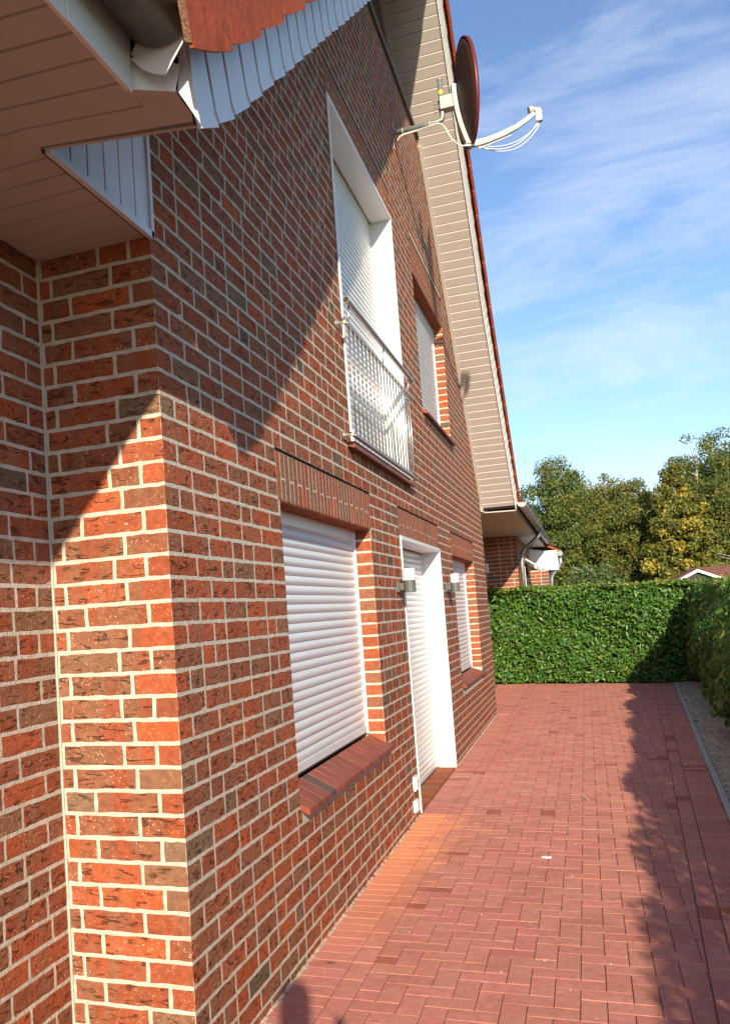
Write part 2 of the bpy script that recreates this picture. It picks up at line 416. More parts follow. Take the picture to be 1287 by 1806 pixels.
def face_brick(u0, u1, z0, z1, axis, fixed, col=None, smooth=False):
    c = (fixed, (u0+u1)/2, (z0+z1)/2) if axis == 'y' else ((u0+u1)/2, fixed, (z0+z1)/2)
    bricks.append((c, u1-u0, z1-z0, axis, col or bcol(), smooth))
nb = int((ZTOP-Z0)/H)+1
for b_ in range(-4, nb):
    z0, z1 = band(b_); z0 += J/2; z1 = min(z1-J/2, ZTOP)
    if z1-z0 < .02: continue
    zc = (z0+z1)/2; even = b_ % 2 == 0; cc = bcol()
    if z0 < 3.45: lo, first = YC+.0015, (.239 if even else .114)
    else: lo, first = ymin(zc)-random.uniform(0, .15), None
    hi = ymax(z0)
    for k, (a_, b2) in enumerate(intervals(z0, z1, lo, hi)):
        for m_, (u0, u1) in enumerate(course(a_+(.0015 if k else 0), b2, first if (k == 0) else random.choice((.239, .114)))):
            face_brick(u0, u1, z0, z1, 'y', 0., cc if (k == 0 and m_ == 0 and z0 < 3.45) else None)
    if zc < 3.06:          # the return, and the set-back wall towards the camera
        if even: pat = random.choice(([.114, .24, .108], [.24, .114, .108])); x = XL+J
        else: pat = [.045, .24, .175]; x = XL+.002
        for q, L in enumerate(pat):
            last = q == len(pat)-1
            face_brick(x, -.0015 if last else x+L, z0, z1, 'x', YC, cc if last else None, smooth=last and random.random() < .5); x += L+J
        y1 = YC-.012
        if not even: face_brick(y1-.09, y1, z0, z1, 'y', XL); y1 -= .09+J
        for (u0, u1) in course(0, 4.2): face_brick(y1-u1, y1-u0, z0, z1, 'y', XL)
    # recessed wall behind the far corner
    if zc < 3.0:
        for (u0, u1) in course(14.0, 19.49): face_brick(u0, u1, z0, z1, 'y', XL)
    # header courses lining the jambs (the two framed openings have white linings instead)
    for o in OPEN:
        if o[0] == 'window' and o[3]+.01 < zc < o[4]:
            face_brick(-o[5]+.0, -.0015, z0, min(z1, o[4]-.004), 'x', o[2], None, True)
# bricks over the drip slot read as a row of headers; soldier courses below it
sold_parts = MB(); lint = []
for (a_, b2, c_, d_), o in zip(SOLD, OPEN):
    n = int(round((b2-a_)/.0722)); pw = (b2-a_)/n; hz = d_-.012-c_; m_ = c_+hz*.47
    for i in range(n):
        y = a_+(i+.5)*pw
        if i % 2 == 0: seg = [(c_+.002, d_-.012)]
        else:
            s = random.choice((.47, .47, .47, .5)); seg = [(c_+.002, c_+hz*s-.005), (c_+hz*s+.005, d_-.012)]
        for (q0, q1) in seg: lint.append(((-.0, y, (q0+q1)/2), pw-.010, q1-q0, o))
    # underside of the lintel: brick ends seen from below
lint_named = [l for l in lint if l[3] is OPEN[0] or l[3] is OPEN[1]]
lm = {}
for c, L, h, o in lint:
    col = bcol()
    if o is OPEN[0]:
        key = (round(L, 3), round(h, 2), random.randrange(6))
        if key not in lm: lm[key] = brick_mb(L, h, ax='y', col=col, near=True).mesh('lintel_brick', M_BRICKS)
        q = link('lintel_brick', lm[key], house); q.location = rel(house, c)
    else: brick_mb(L, h, sold_parts, rel(house, c), 'y', col)
sold_parts.build('lintel_brickwork', M_BRICKS, house, kind='stuff')
# rank and emit bricks
def bpts(c, L, h, ax):
    if ax == 'y': return [(c[0], c[1]+s*L/2, c[2]+t*h/2) for s, t in ((-1, -1), (1, -1), (1, 1), (-1, 1))]
    return [(c[0]+s*L/2, c[1], c[2]+t*h/2) for s, t in ((-1, -1), (1, -1), (1, 1), (-1, 1))]
bricks.sort(key=lambda q: area_px(bpts(*q[:4])), reverse=True)
wall_rough, wall_smooth = MB(), MB(); bm_cache = {}
for k, (c, L, h, ax, col, sm) in enumerate(bricks):
    if k < 300:
        key = (round(L, 3), round(h, 3), ax, sm, tuple(round(x, 1) for x in col[:3]), random.randrange(12))
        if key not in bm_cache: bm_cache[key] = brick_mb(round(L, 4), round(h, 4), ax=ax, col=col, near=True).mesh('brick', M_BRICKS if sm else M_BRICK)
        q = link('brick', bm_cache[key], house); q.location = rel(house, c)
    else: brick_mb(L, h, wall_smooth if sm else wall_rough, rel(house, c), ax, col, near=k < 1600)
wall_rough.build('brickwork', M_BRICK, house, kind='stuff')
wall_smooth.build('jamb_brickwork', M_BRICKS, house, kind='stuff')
# mortar: a backing that stops at the openings
mo = MB(); e = .0007
def wall_strip(y0, y1, z0, z1, x): mo.add([rel(house, p) for p in ((x, y0, z0), (x, y1, z0), (x, y1, z1), (x, y0, z1))], [(0, 1, 2, 3)])
zs = sorted(set([-.1]+[Z0+k*H for k in range(-3, nb+1)]+[o[3] for o in OPEN]+[o[4] for o in OPEN]+[ZTOP]))
zs = [z for z in zs if -.1 <= z <= ZTOP]
for z0, z1 in zip(zs[:-1], zs[1:]):
    if z1-z0 < 1e-4: continue
    lo = ymin(z0)-.1 if z0 > 3.45 else YC+e
    for a_, b2 in intervals(z0, z1, lo, ymax(z0)+.02, False): wall_strip(a_, b2, z0, z1, -e)
mo.add([rel(house, p) for p in ((XL-.03, YC+e, -.1), (-e, YC+e, -.1), (-e, YC+e, 3.45), (XL-.03, YC+e, 3.45))], [(0, 1, 2, 3)])
mo.add([rel(house, p) for p in ((XL-e, -1.6, -.1), (XL-e, YC+e, -.1), (XL-e, YC+e, 3.1), (XL-e, -1.6, 3.1))], [(0, 1, 2, 3)])
mo.add([rel(house, p) for p in ((XL-e, YFAR-.02, -.1), (XL-e, 19.5, -.1), (XL-e, 19.5, 3.1), (XL-e, YFAR-.02, 3.1))], [(0, 1, 2, 3)])
mo.add([rel(house, p) for p in ((XL, YFAR+.004, -.1), (-e, YFAR+.004, -.1), (-e, YFAR+.004, 3.2), (XL, YFAR+.004, 3.2))], [(3, 2, 1, 0)])
for o in OPEN:                                    # reveals
    d = o[5]+.05; zb = max(o[3], -.05)
    for yy, sgn in ((o[1]-.0, 1), (o[2]+e, -1)):
        q = [rel(house, p) for p in ((-d, yy, zb), (-e, yy, zb), (-e, yy, o[4]), (-d, yy, o[4]))]; mo.add(q, [(0, 1, 2, 3)])
    mo.add([rel(house, p) for p in ((-d, o[1], o[4]), (-e, o[1], o[4]), (-e, o[2], o[4]), (-d, o[2], o[4]))], [(0, 1, 2, 3)])
mo.box(rel(house, (XL-e, YC-.007, -.1)), rel(house, (XL+.006, YC+e, 3.02)))
mo.build('mortar', M_MORTAR, house)
# lintel undersides
ub = MB()
for o in (OPEN[0], OPEN[2], OPEN[4]):
    n = int(round((o[2]-o[1])/.0722)); pw = (o[2]-o[1])/n
    for i in range(n):
        y = o[1]+(i+.5)*pw
        ub.box(rel(house, (-o[5], y-pw/2+.005, o[4]-.004)), rel(house, (-.003, y+pw/2-.005, o[4]+.02)), bcol())
ub.build('lintel_underside', M_BRICKS, house, kind='stuff')
# core behind the facade (keeps light out)
core = MB()
core.box(rel(house, (-7, YC+.3, -.1)), rel(house, (-.35, YFAR-.05, 3.4)))
core.box(rel(house, (-7, -1.6, -.1)), rel(house, (XL-.05, YC+.4, 3.0)))
core.box(rel(house, (-7, YFAR-.1, -.1)), rel(house, (XL-.05, 19.5, 2.95)))
core.prism([rel(house, p) for p in ((-.35, 3.6, 3.4), (-.35, 13.4, 3.4), (-.35, 9.7, 7.3), (-.35, 7.6, 7.3))], (-6.6, 0, 0))
core.build('masonry_core', M_DARK, house)
# upper gable: brown ledge board and set-back cladding
b = MB(); b.box(rel(house, (-.12, 7.18, ZTOP+.002)), rel(house, (.032, 10.20, ZTOP+.055))); b.build('ledge_board', M_BROWN, house, bevel=.004)
b = MB(); b.prism([rel(house, p) for p in ((-.13, 7.1, 6.9), (-.13, 10.4, 6.9), (-.13, 8.91, 8.4))], (-.03, 0, 0)); b.build('gable_cladding', M_BROWN, house)
# drip slots above the soldier courses, their shadow drawn as black strips
for o, s in zip(OPEN, SLOT):
    b = MB(); b.box(rel(house, (-.003, o[1]-.03, s-.009)), rel(house, (.0035, o[2]+.04, s+.004))); b.build('slot_shadow_strip', M_DARK, house)

# ---- sills
def sill(o, zb, zf, x0, x1, pitch, named, y0, y1, cmain=(.25, .066, .036)):
    n = int(round((y1-y0)/pitch)); pw = (y1-y0)/n; mb = MB(); cc = {}
    for i in range(n):
        k = random.uniform(.85, 1.15); c = tuple(x*k for x in cmain)+(0,)
        if i == 3: c = (.11, .06, .048, 0)
        poly = lambda Y: [(x0, Y, zb), (x1-.004, Y, zf), (x1, Y, zf-.004), (x1, Y, zf-.028), (x1-.01, Y, zf-.03), (x0, Y, zb-.03)]
        if named:
            q = MB(); q.prism([Vector(p) for p in poly(0)], (0, pw-.007, 0), c); oo = q.build('sill_tile', M_SILL, house); oo.location = rel(house, (0, y0+i*pw+.003, 0))
        else: mb.prism([rel(house, p) for p in poly(y0+i*pw+.002)], (0, pw-.004, 0), c)
    if not named: mb.build('sill_tiles', M_SILL, house)
    j = MB(); j.prism([rel(house, p) for p in ((x0, y0+.006, zb-.0015), (x1-.010, y0+.006, zf+(.006/(x1-x0))*(zb-zf)-.0022), (x1-.010, y0+.006, zf-.026), (x0, y0+.006, zb-.03))], (0, y1-y0-.020, 0)); j.build('sill_mortar', mat('pale_sill_joint', (.55, .47, .40), .9), house)
sill(OPEN[0], .778, .700, -.112, .045, .128, True, 4.203, 6.235)
sill(OPEN[4], .792, .735, -.128, .045, .0835, False, 10.372, 12.50)
sill(OPEN[2], 3.665, 3.595, -.112, .05, .128, False, 9.03, 11.16)
sill(OPEN[1], 2.752, 2.722, -.02, .05, .24, False, 5.70, 7.97, (.22, .055, .032))
b = MB(); b.box(rel(house, (-.165, 5.823, 2.757)), rel(house, (.024, 7.942, 2.832))); b.build('frame_base', M_WHITE, house, bevel=.004)
# door threshold: bricks on edge
th = MB(); n = 27
for i in range(n):
    pw = 2.06/n; th.box(rel(house, (-.17, 7.295+i*pw+.004, -.06)), rel(house, (-.004, 7.295+(i+1)*pw-.004, .012+random.uniform(-.002, .002))), bcol())
th.build('threshold_bricks', M_BRICKS, house)
b = MB(); b.box(rel(house, (-.17, 7.29, -.07)), rel(house, (-.006, 9.35, .004))); b.build('threshold_mortar', M_MORTAR, house)

# ---- roller shutters
def shutter(o, pitch, frame_white, zbot, lab):
    y0, y1, z1, xs = o[1], o[2], o[4], -o[5]
    yi0, yi1 = y0+.02, y1-.03
    root = MB(); root.box(rel(house, (xs-.05, y0, zbot-.02)), rel(house, (xs-.018, y1, z1))); R_ = root.build('roller_shutter', M_DARK, house, label=lab)
    R_.location = (0, 0, 0)
    prof = []
    for k in range(7):
        t = k/6; prof.append((xs-.011+.009*math.sin(math.pi*min(1, t*1.12))**.7, t*(pitch-.0018)))
    m_ = MB(); vs = []; n = len(prof)
    for (x, z) in prof: vs += [(x, yi0, z), (x, yi1, z)]
    m_.add([Vector((v[0]-house.location.x, v[1]-house.location.y, v[2])) for v in vs], [(2*i, 2*i+1, 2*i+3, 2*i+2) for i in range(n-1)])
    me = m_.mesh('slat', M_SHUT, smooth=True)
    z = zbot+.05; k = 0
    while z+pitch < z1+.03:
        s = link('slat', me, R_); s.location = (0, random.uniform(-.001, .001), z); z += pitch; k += 1
    b = MB(); b.box(rel(house, (xs-.018, yi0, zbot)), rel(house, (xs+.002, yi1, zbot+.048))); b.build('bottom_rail', M_SHUT, R_, bevel=.003)
    b = MB(); b.box(rel(house, (xs-.016, yi0, zbot-.014)), rel(house, (xs-.004, yi1, zbot-.001))); b.build('rubber_seal', M_BLACK, R_)
    for (p, q) in ((y0+.001, yi0), (yi1, y1-.001)):
        b = MB(); b.box(rel(house, (xs-.02, p, zbot-.012)), rel(house, (xs+.010, q, z1-.001))); b.build('guide_rail', M_WHITE, R_, bevel=.003)
    for z in [zbot+.05+pitch*i for i in range(0, k, 1)]:
        pass
    if frame_white:
        W = 'frame_board'; tq = .012; pr_ = .014
        zb = max(zbot-.02, .0); 
        for (p, q) in ((y0-.0, y0+tq), (y1-tq, y1+.0)):
            b = MB(); b.box(rel(house, (xs+.011, p+.001, zb)), rel(house, (pr_-.004, q-.001, z1-.012))); b.build(W, M_WHITE, R_, bevel=.002)
        for (p, q) in ((y0-.028, y0+.006), (y1-.006, y1+.028)):
            b = MB(); b.box(rel(house, (.002, p, zb)), rel(house, (pr_, q, z1+.028))); b.build('frame_trim', M_WHITE, R_, bevel=.003)
        b = MB(); b.box(rel(house, (xs+.011, y0+.002, z1-.011)), rel(house, (pr_-.003, y1-.002, z1-.001))); b.build(W, M_WHITE, R_, bevel=.002)
        b = MB(); b.box(rel(house, (.0022, y0+.0065, z1-.006)), rel(house, (pr_+.001, y1-.0065, z1+.028))); b.build('frame_trim', M_WHITE, R_, bevel=.003)
        if zbot > 1:
            b = MB(); b.prism([rel(house, p) for p in ((xs, y0, zbot-.005), (.03, y0, zbot-.022), (.03, y0, zbot-.032), (xs, y0, zbot-.03))], (0, y1-y0, 0)); b.build('metal_sill', M_STEEL, R_)
    else:
        b = MB(); b.box(rel(house, (xs-.045, y0+.03, z1-.075)), rel(house, (xs+.004, y1-.03, z1-.002))); b.build('shutter_box', M_WHITE, R_, bevel=.003)
    return R_
shutter(OPEN[0], .0525, False, .800, 'closed white shutter of the near ground floor window')
shutter(OPEN[1], .0500, True, 2.835, 'tall closed white shutter behind the steel railing')
shutter(OPEN[2], .0500, False, 3.690, 'closed white shutter of the small upper window')
shutter(OPEN[3], .0540, True, .030, 'closed white door shutter between two wall lamps')
shutter(OPEN[4], .0525, False, .815, 'closed white shutter of the far ground floor window')

# ---- far rake: soffit boards, inner trim, verge boards, tiles
def rake(z): return 14.023-(z-3.011)/RS
Lr = math.hypot(1, RS); dy, dz = -1/Lr, RS/Lr                   # up the rake
ny, nz_ = RS/Lr, 1/Lr                                            # roof normal (upwards)
def rp_(x, s, h): return rel(house, (x, 14.023+dy*s+ny*h, 3.011+dz*s+nz_*h))
bw = .117; ns = 64; sbm = {}
for i in range(ns):
    s0 = .05+i*bw; xi = .035 if s0 < 5.3 else -.13
    xo = .485-.07*min(1, s0/3.2) if s0 < 3.2 else .415
    key = (xi, round(xo, 2))
    b = MB()
    P = [(0, 0), (0, .006), (bw-.012, .0), (bw-.004, .008), (bw-.002, .016), (0, .016)]
    b.prism([Vector((xi, dy*s+ny*(h-.016), dz*s+nz_*(h-.016))) for s, h in ((0, .012), (.004, .004), (bw-.010, .0), (bw-.003, .007), (bw-.0015, .014), (0, .016))], (xo+.015-xi, 0, 0))
    q = b.build('soffit_board', M_TAUPE, house); q.location = rel(house, (0, 14.023+dy*s0, 3.011+dz*s0))
b = MB(); b.prism([rp_(.006, .0, -.03), rp_(.045, .0, -.03), rp_(.045, .0, .01), rp_(.006, .0, .01)], rp_(0, 5.45, 0)-rp_(0, 0, 0)); b.build('soffit_trim', M_TAUPE, house)
b = MB(); b.prism([rp_(-.13, 5.6, -.03), rp_(-.09, 5.6, -.03), rp_(-.09, 5.6, .01), rp_(-.13, 5.6, .01)], rp_(0, 2.0, 0)-rp_(0, 0, 0)); b.build('soffit_trim', M_TAUPE, house)
b = MB(); b.prism([rp_(.006, -.02, -.05), rp_(.55, -.02, -.05), rp_(.55, -.02, -.02), rp_(.006, -.02, -.02)], (0, .02, .06)); 
# taupe end cheek under the foot of the rake
b = MB(); b.prism([rel(house, p) for p in ((.004, 13.93, 3.02), (.10, 14.05, 2.985), (.06, 14.0, 3.35), (.004, 13.7, 3.4))], (.0, -.01, .0)); b.build('soffit_cheek', M_TAUPE, house)
for i in range(58):
    s0 = i*.13-.02; b = MB(); xo = .5-.06*min(1, s0/3.2)
    b.prism([rp_(xo, s0, -.028), rp_(xo+.012, s0, -.028), rp_(xo+.052, s0, .20), rp_(xo+.03, s0, .20)], rp_(0, .124, 0)-rp_(0, 0, 0)); b.build('verge_board', M_VERGE if i % 1 else M_WHITE, house)
tile_n = 26
for i in range(tile_n):
    s0 = i*.30-.06; b = MB(); xo = .548-.03*min(1, s0/3)
    t = .03
    b.prism([rp_(xo, s0, .10+t), rp_(xo+.022, s0, .10+t), rp_(xo+.022, s0, .25+t), rp_(xo, s0, .25+t)], rp_(0, .33, -.045)-rp_(0, 0, 0))
    b.prism([rp_(xo-.28, s0, .23+t), rp_(xo, s0, .23+t), rp_(xo, s0, .25+t), rp_(xo-.28, s0, .25+t)], rp_(0, .33, -.045)-rp_(0, 0, 0))
    b.build('verge_tile', M_TILE, house, bevel=.004)

# ---- near rake (overhead): lapped verge boards with a lip, clay verge tiles
BY = [(2.19, 2.955), (2.34, 3.045), (2.482, 3.144), (2.633, 3.263), (2.776, 3.377), (2.922, 3.497), (3.079, 3.618), (3.216, 3.728), (3.353, 3.84), (3.487, 3.946), (3.619, 4.053),
      (3.759, 4.163), (3.894, 4.271), (4.055, 4.397), (4.212, 4.52), (4.341, 4.624), (4.479, 4.733), (4.625, 4.849), (4.758, 4.957), (4.874, 5.05)]
while BY[-1][0] < 8.85: BY.append((BY[-1][0]+.135, BY[-1][1]+.108))
bdir = Vector((0, -.40, .917))
for i in range(len(BY)-1):
    (ya, za), (yb, zb) = BY[i], BY[i+1]; A = Vector((.49, ya, za)); B_ = Vector((.49, yb, zb)); ab = (B_-A)
    A2 = A+ab.normalized()*.008; B2 = B_-ab.normalized()*.010-Vector((0, 0, .010)); hh = .26
    b = MB(); lip = .03
    P = []
    for q in (A2, B2):
        top = q+bdir*hh+Vector((.004, 0, 0)); mid = q+bdir*lip; low = q+Vector((.006, .002, 0))
        P.append([top, mid, low])
    off = Vector((-.010, 0, 0)); vs = [p for r in P for p in r]+[p+off for r in P for p in r]
    b.add([rel(house, v) for v in vs], [(0, 1, 4, 3), (1, 2, 5, 4), (6, 9, 10, 7), (7, 10, 11, 8), (0, 6, 7, 1), (1, 7, 8, 2), (3, 4, 10, 9), (4, 5, 11, 10), (2, 8, 11, 5), (0, 3, 9, 6)])
    b.build('verge_board', M_VERGE, house)
b = MB()
for (ya, za), (yb, zb) in zip(BY[:-1], BY[1:]):
    b.add([rel(house, p) for p in ((.474, ya, za+.012), (.474, yb, zb+.012), (.474, yb-.12, zb+.66), (.474, ya-.12, za+.66))], [(0, 1, 2, 3)])
b.build('verge_backing', M_BROWN, house)
# soffit under the near rake
for i in range(2, len(BY)-1):
    (ya, za), (yb, zb) = BY[i], BY[i+1]
    b = MB(); b.prism([rel(house, p) for p in ((-.1 if za > 7 else .004, ya+.003, za+.10), (.472, ya+.003, za+.10), (.472, ya+.003, za+.115), (-.1 if za > 7 else .004, ya+.003, za+.115))], Vector((0, yb-ya-.006, zb-za))); b.build('soffit_board', M_TAUPE, house)
# verge tiles: a hanging flap with a scalloped foot
TY = [(2.035, 3.075), (2.335, 3.262), (2.615, 3.478), (2.905, 3.712), (3.205, 3.95)]
TY = [(a_*.981, 1.622+(b_-1.622)*.981) for a_, b_ in TY]
while TY[-1][0] < 8.6: TY.append((TY[-1][0]+.295, TY[-1][1]+.236))
M_TILEE = mat('rough_tile_edge', (.20, .10, .055), .9, noise=(150, .6, (1, 1, 1)), bump=(160, .006))
for i in range(len(TY)-1):
    (ya, za), (yb, zb) = TY[i], TY[i+1]; yb -= .004; jx = .566+random.uniform(-.001, .001)
    up = Vector((-.0, -.115, .30)); N = 8; lo = []
    for k in range(N+1):
        t = k/N; sag = -.006*math.sin(math.pi*t)
        lo.append(Vector((jx+.004*t, ya+(yb-ya)*t, za+(zb-za)*t*.90+sag-.004*t)))
    hi = [p+up for p in lo]; off = Vector((-.010, 0, 0)); n = N+1
    b = MB(); vs = lo+hi+[p+off for p in lo]+[p+off for p in hi]; fs = []
    for k in range(N):
        fs += [(k, k+1, n+k+1, n+k), (2*n+k, 3*n+k, 3*n+k+1, 2*n+k+1), (k, 2*n+k, 2*n+k+1, k+1), (n+k, n+k+1, 3*n+k+1, 3*n+k)]
    fs += [(0, n, 3*n, 2*n), (N, 2*n+N, 3*n+N, n+N)]
    b.add([rel(house, v) for v in vs], fs); t_ = b.build('verge_tile', M_TILE, house)
    if i == 0:
        e_ = MB(); e_.prism([rel(house, p) for p in ((.546, 1.992, 3.062), (.565, 1.992, 3.055), (.565, 1.88, 3.35), (.546, 1.88, 3.35))], (0, -.004, 0)); e_.build('broken_edge', M_TILEE, t_)
# roof surfaces
def roof_slab(name, p0, p1, p2, p3, th, m, rows=0):
    n_ = (Vector(p1)-Vector(p0)).cross(Vector(p3)-Vector(p0)).normalized(); b = MB()
    if not rows: b.prism([rel(house, p) for p in (p0, p1, p2, p3)], n_*th)
    else:
        a0, a1, b0, b1 = Vector(p0), Vector(p3), Vector(p1), Vector(p2)
        for i in range(rows):
            t0, t1 = i/rows, (i+1.08)/rows
            q = [a0.lerp(a1, t0), b0.lerp(b1, t0), b0.lerp(b1, t1), a0.lerp(a1, t1)]
            q = [q[0]+n_*.03, q[1]+n_*.03, q[2], q[3]]
            b.prism([rel(house, v) for v in q], n_*th)
    b.build(name, m, house, kind='stuff' if rows else None)
X_OUT = .50
roof_slab('roof_tiles', (X_OUT, 1.93, 3.42), (-7, 1.93, 3.42), (-7, 8.91, 8.65), (X_OUT, 8.91, 8.65), -.03, M_TILE, 24)
roof_slab('roof_tiles', (-7, 13.95, 3.42), (X_OUT, 13.95, 3.42), (X_OUT, 8.85, 8.68), (-7, 8.85, 8.68), -.03, M_TILE, 24)
roof_slab('main_roof', (.43, -2.4, 3.28), (.43, 1.95, 3.28), (-6, 1.95, 8.2), (-6, -2.4, 8.2), .05, M_TILE)
roof_slab('main_roof', (.52, 14.0, 3.12), (.52, 26.2, 3.12), (-6, 26.2, 8.0), (-6, 14.0, 8.0), .05, M_TILE)
b = MB(); b.tube([rel(house, (.52, 8.88, 8.66)), rel(house, (-7, 8.88, 8.66))], .11, 8); b.build('ridge_tiles', M_TILE, house)

# ---- near eave overhead: soffit boards, fascia, gutter
def sz(x): return 3.030
def yo(x, y): return max(x, 0)*(.08+.13*min(1, max(0, (y-1.9)/.35)))
yy = -1.6; YB = []
while yy < 2.95: YB.append(yy); yy += .107
off = 2.893-YB[-1] if YB[-1] > 2.8 else 0
YB = [2.893-.107*k if k < 7 else 2.198-.107*(k-7) for k in range(42)]
for y1_ in YB:
    y0_ = y1_-.107; b = MB(); xl = XL+.004
    if y1_ > 2.21: xr = -.012
    elif y1_ > 2.15: xr = .454
    else: xr = .352
    ye = y1_ if y1_ <= 2.3 or y1_ > 2.4 else y1_
    secs = [xl, 0, xr] if xr > 0 else [xl, xr]
    for xa, xb in zip(secs[:-1], secs[1:]):
        prof = [(y0_, .010), (y0_+.004, .002), (y1_-.010, .0), (y1_-.002, .006), (y1_-.001, .014), (y0_, .016)]
        vs = [rel(house, (xa, p+yo(xa, y0_ if j_ in (0, 1, 5) else y1_), sz(xa)+h)) for j_, (p, h) in enumerate(prof)]+[rel(house, (xb, p+yo(xb, y0_ if j_ in (0, 1, 5) else y1_), sz(xb)+h)) for j_, (p, h) in enumerate(prof)]; k = len(prof)
        b.add(vs, [tuple(range(k)), tuple(range(k, 2*k))[::-1]]+[(i, i+k, (i+1) % k+k, (i+1) % k) for i in range(k)])
    b.build('eave_soffit_board', M_TAUPE, house)
# last tapering strip that closes the soffit against the gable wall side
b = MB(); b.prism([rel(house, p) for p in ((-.010, 2.198, 3.030), (.454, 2.298, 3.030), (.454, 2.310, 3.030), (.0, 2.212, 3.030))], (0, 0, .016)); b.build('eave_soffit_board', M_TAUPE, house)
b = MB(); b.prism([rel(house, p) for p in ((.350, 2.062, 3.032), (.454, 2.118, 3.032), (.454, 2.20, 3.032), (.350, 2.15, 3.032))], (0, 0, .012)); b.build('eave_soffit_board', M_TAUPE, house)
b = MB(); b.box(rel(house, (XL-.03, -1.6, 3.06)), rel(house, (.34, 2.19, 3.2))); b.box(rel(house, (XL-.03, 2.19, 3.06)), rel(house, (-.02, 2.9, 3.5))); b.build('eave_core', M_DARK, house)
b = MB(); b.prism([rel(house, p) for p in ((.352, -2.3, 3.016), (.362, -2.3, 3.016), (.362, -2.3, 3.20), (.352, -2.3, 3.20))], (0, 4.34, 0)); b.build('fascia_board', M_WHITE, house)
b = MB(); b.prism([rel(house, p) for p in ((.363, 1.73, 3.012), (.368, 1.73, 3.012), (.368, 1.73, 3.21), (.363, 1.73, 3.21))], (0, .315, 0)); b.build('fascia_joint_cover', M_WHITE, house)
# triangular white cladding above the inner corner
ty = [2.225, 2.338, 2.442, 2.553, 2.66, 2.77, 2.884]
for i in range(6):
    ya, yb = ty[i]+.003, ty[i+1]-.003; f = lambda y: 3.036+.54*(y-2.216)
    b = MB(); b.prism([rel(house, p) for p in ((-.006, ya, 3.02), (-.006, yb, 3.02), (-.006, yb, f(yb)+.12), (-.006, ya, f(ya)+.12))], (.009, 0, 0)); b.build('cladding_board', M_VERGE, house, bevel=.002)
b = MB(); b.box(rel(house, (-.014, 2.2, 3.02)), rel(house, (-.0065, 2.884, 3.5))); b.build('cladding_backing', M_BROWN, house)
b = MB(); b.prism([rel(house, p) for p in ((-.006, 2.21, 3.018), (.012, 2.21, 3.018), (.012, 2.21, 3.045), (-.006, 2.21, 3.045))], (0, .685, 0)); b.build('cladding_trim', M_VERGE, house)
b = MB(); b.prism([rel(house, p) for p in ((.0, 2.875, 3.02), (.012, 2.875, 3.02), (.012, 2.897, 3.02), (.0, 2.897, 3.02))], (0, 0, .5)); b.build('cladding_trim', M_VERGE, house)
# gutter with end cap
def gutter(cx, cz, y0, y1, r, m, name='gutter'):
    b = MB(); n = 16; rings = [y0, y0+.002, y1]
    for y in (y0, y1):
        for k in range(n+1):
            a_ = math.pi+math.pi*k/n; b.v.append(tuple(rel(house, (cx+r*math.cos(a_), y, cz+r*math.sin(a_)))))
    for k in range(n): b.f.append((k, k+1, n+2+k, n+1+k)); b.c.append(None)
    g = b.build(name, m, house, smooth=True); sm = g.modifiers.new('t', 'SOLIDIFY'); sm.thickness = .002
    return g
GN = gutter(.462, 3.205, -2.4, 2.03, .100, M_ZINCD)
b = MB(); n = 14
pts = [rel(house, (.462+.101*math.cos(math.pi+math.pi*k/n), 2.03, 3.205+.101*math.sin(math.pi+math.pi*k/n))) for k in range(n+1)]
b.prism(pts, (0, .004, 0)); b.build('end_cap', M_ZINCD, GN)
b = MB(); b.tube([rel(house, (.560, -2.4, 3.21)), rel(house, (.560, 1.90, 3.21))], .010, 8); b.build('bead', M_ZINCD, GN)
for y in (.4, 1.15, 1.78):
    b = MB(); b.tube([rel(house, (.462+.104*math.cos(math.pi+math.pi*k/10), y, 3.205+.104*math.sin(math.pi+math.pi*k/10))) for k in range(11)], .006, 6); b.build('gutter_bracket', M_ZINCD, GN)
# white closing plates at the end of the box gutter
def plate(pts, y, t, name='end_plate', m=M_WHITE):
    b = MB(); b.prism([rel(house, (x, y, z)) for x, z in pts], (0, t, 0)); return b.build(name, m, house, bevel=.0015)
b = MB(); b.prism([rel(house, p) for p in ((.356, 2.054, 3.030), (.456, 2.116, 3.030), (.474, 2.116, 3.10), (.356, 2.054, 3.125))], (0, .004, 0)); b.build('end_plate', M_WHITE, house)
pl = plate([(.362, 3.108), (.400, 3.066), (.432, 3.044), (.463, 3.034), (.527, 3.118), (.527, 3.136), (.516, 3.150), (.500, 3.157), (.388, 3.150)], 2.045, .003)
for (x, z) in ((.514, 3.134), (.372, 3.108), (.366, 3.085)):
    b = MB(); b.tube([rel(house, (x, 2.040, z)), rel(house, (x, 2.048, z))], .0028, 8); b.build('screw', M_BLACK, pl)
b = MB(); b.prism([rel(house, p) for p in ((.469, 2.125, 3.128), (.500, 2.13, 3.142), (.504, 2.13, 3.04), (.503, 2.168, 2.955), (.460, 2.13, 3.036))], (0, .004, 0)); b.build('end_plate', M_VERGE, house)
b = MB(); b.prism([rel(house, p) for p in ((.462, 2.16, 3.06), (.472, 2.16, 3.06), (.50, 2.16, 3.30), (.460, 2.16, 3.30))], (0, .01, 0)); b.build('end_plate', M_BROWN, house)
b = MB(); b.box(rel(house, (.36, 2.16, 3.05)), rel(house, (.455, 2.27, 3.5))); b.box(rel(house, (-.02, 2.30, 3.40)), rel(house, (.470, 2.34, 3.75))); b.box(rel(house, (.30, 1.80, 3.32)), rel(house, (.52, 2.12, 3.70))); b.build('eave_core', M_DARK, house)  # unseen infill boxes added to stop sun leaking onto the gable

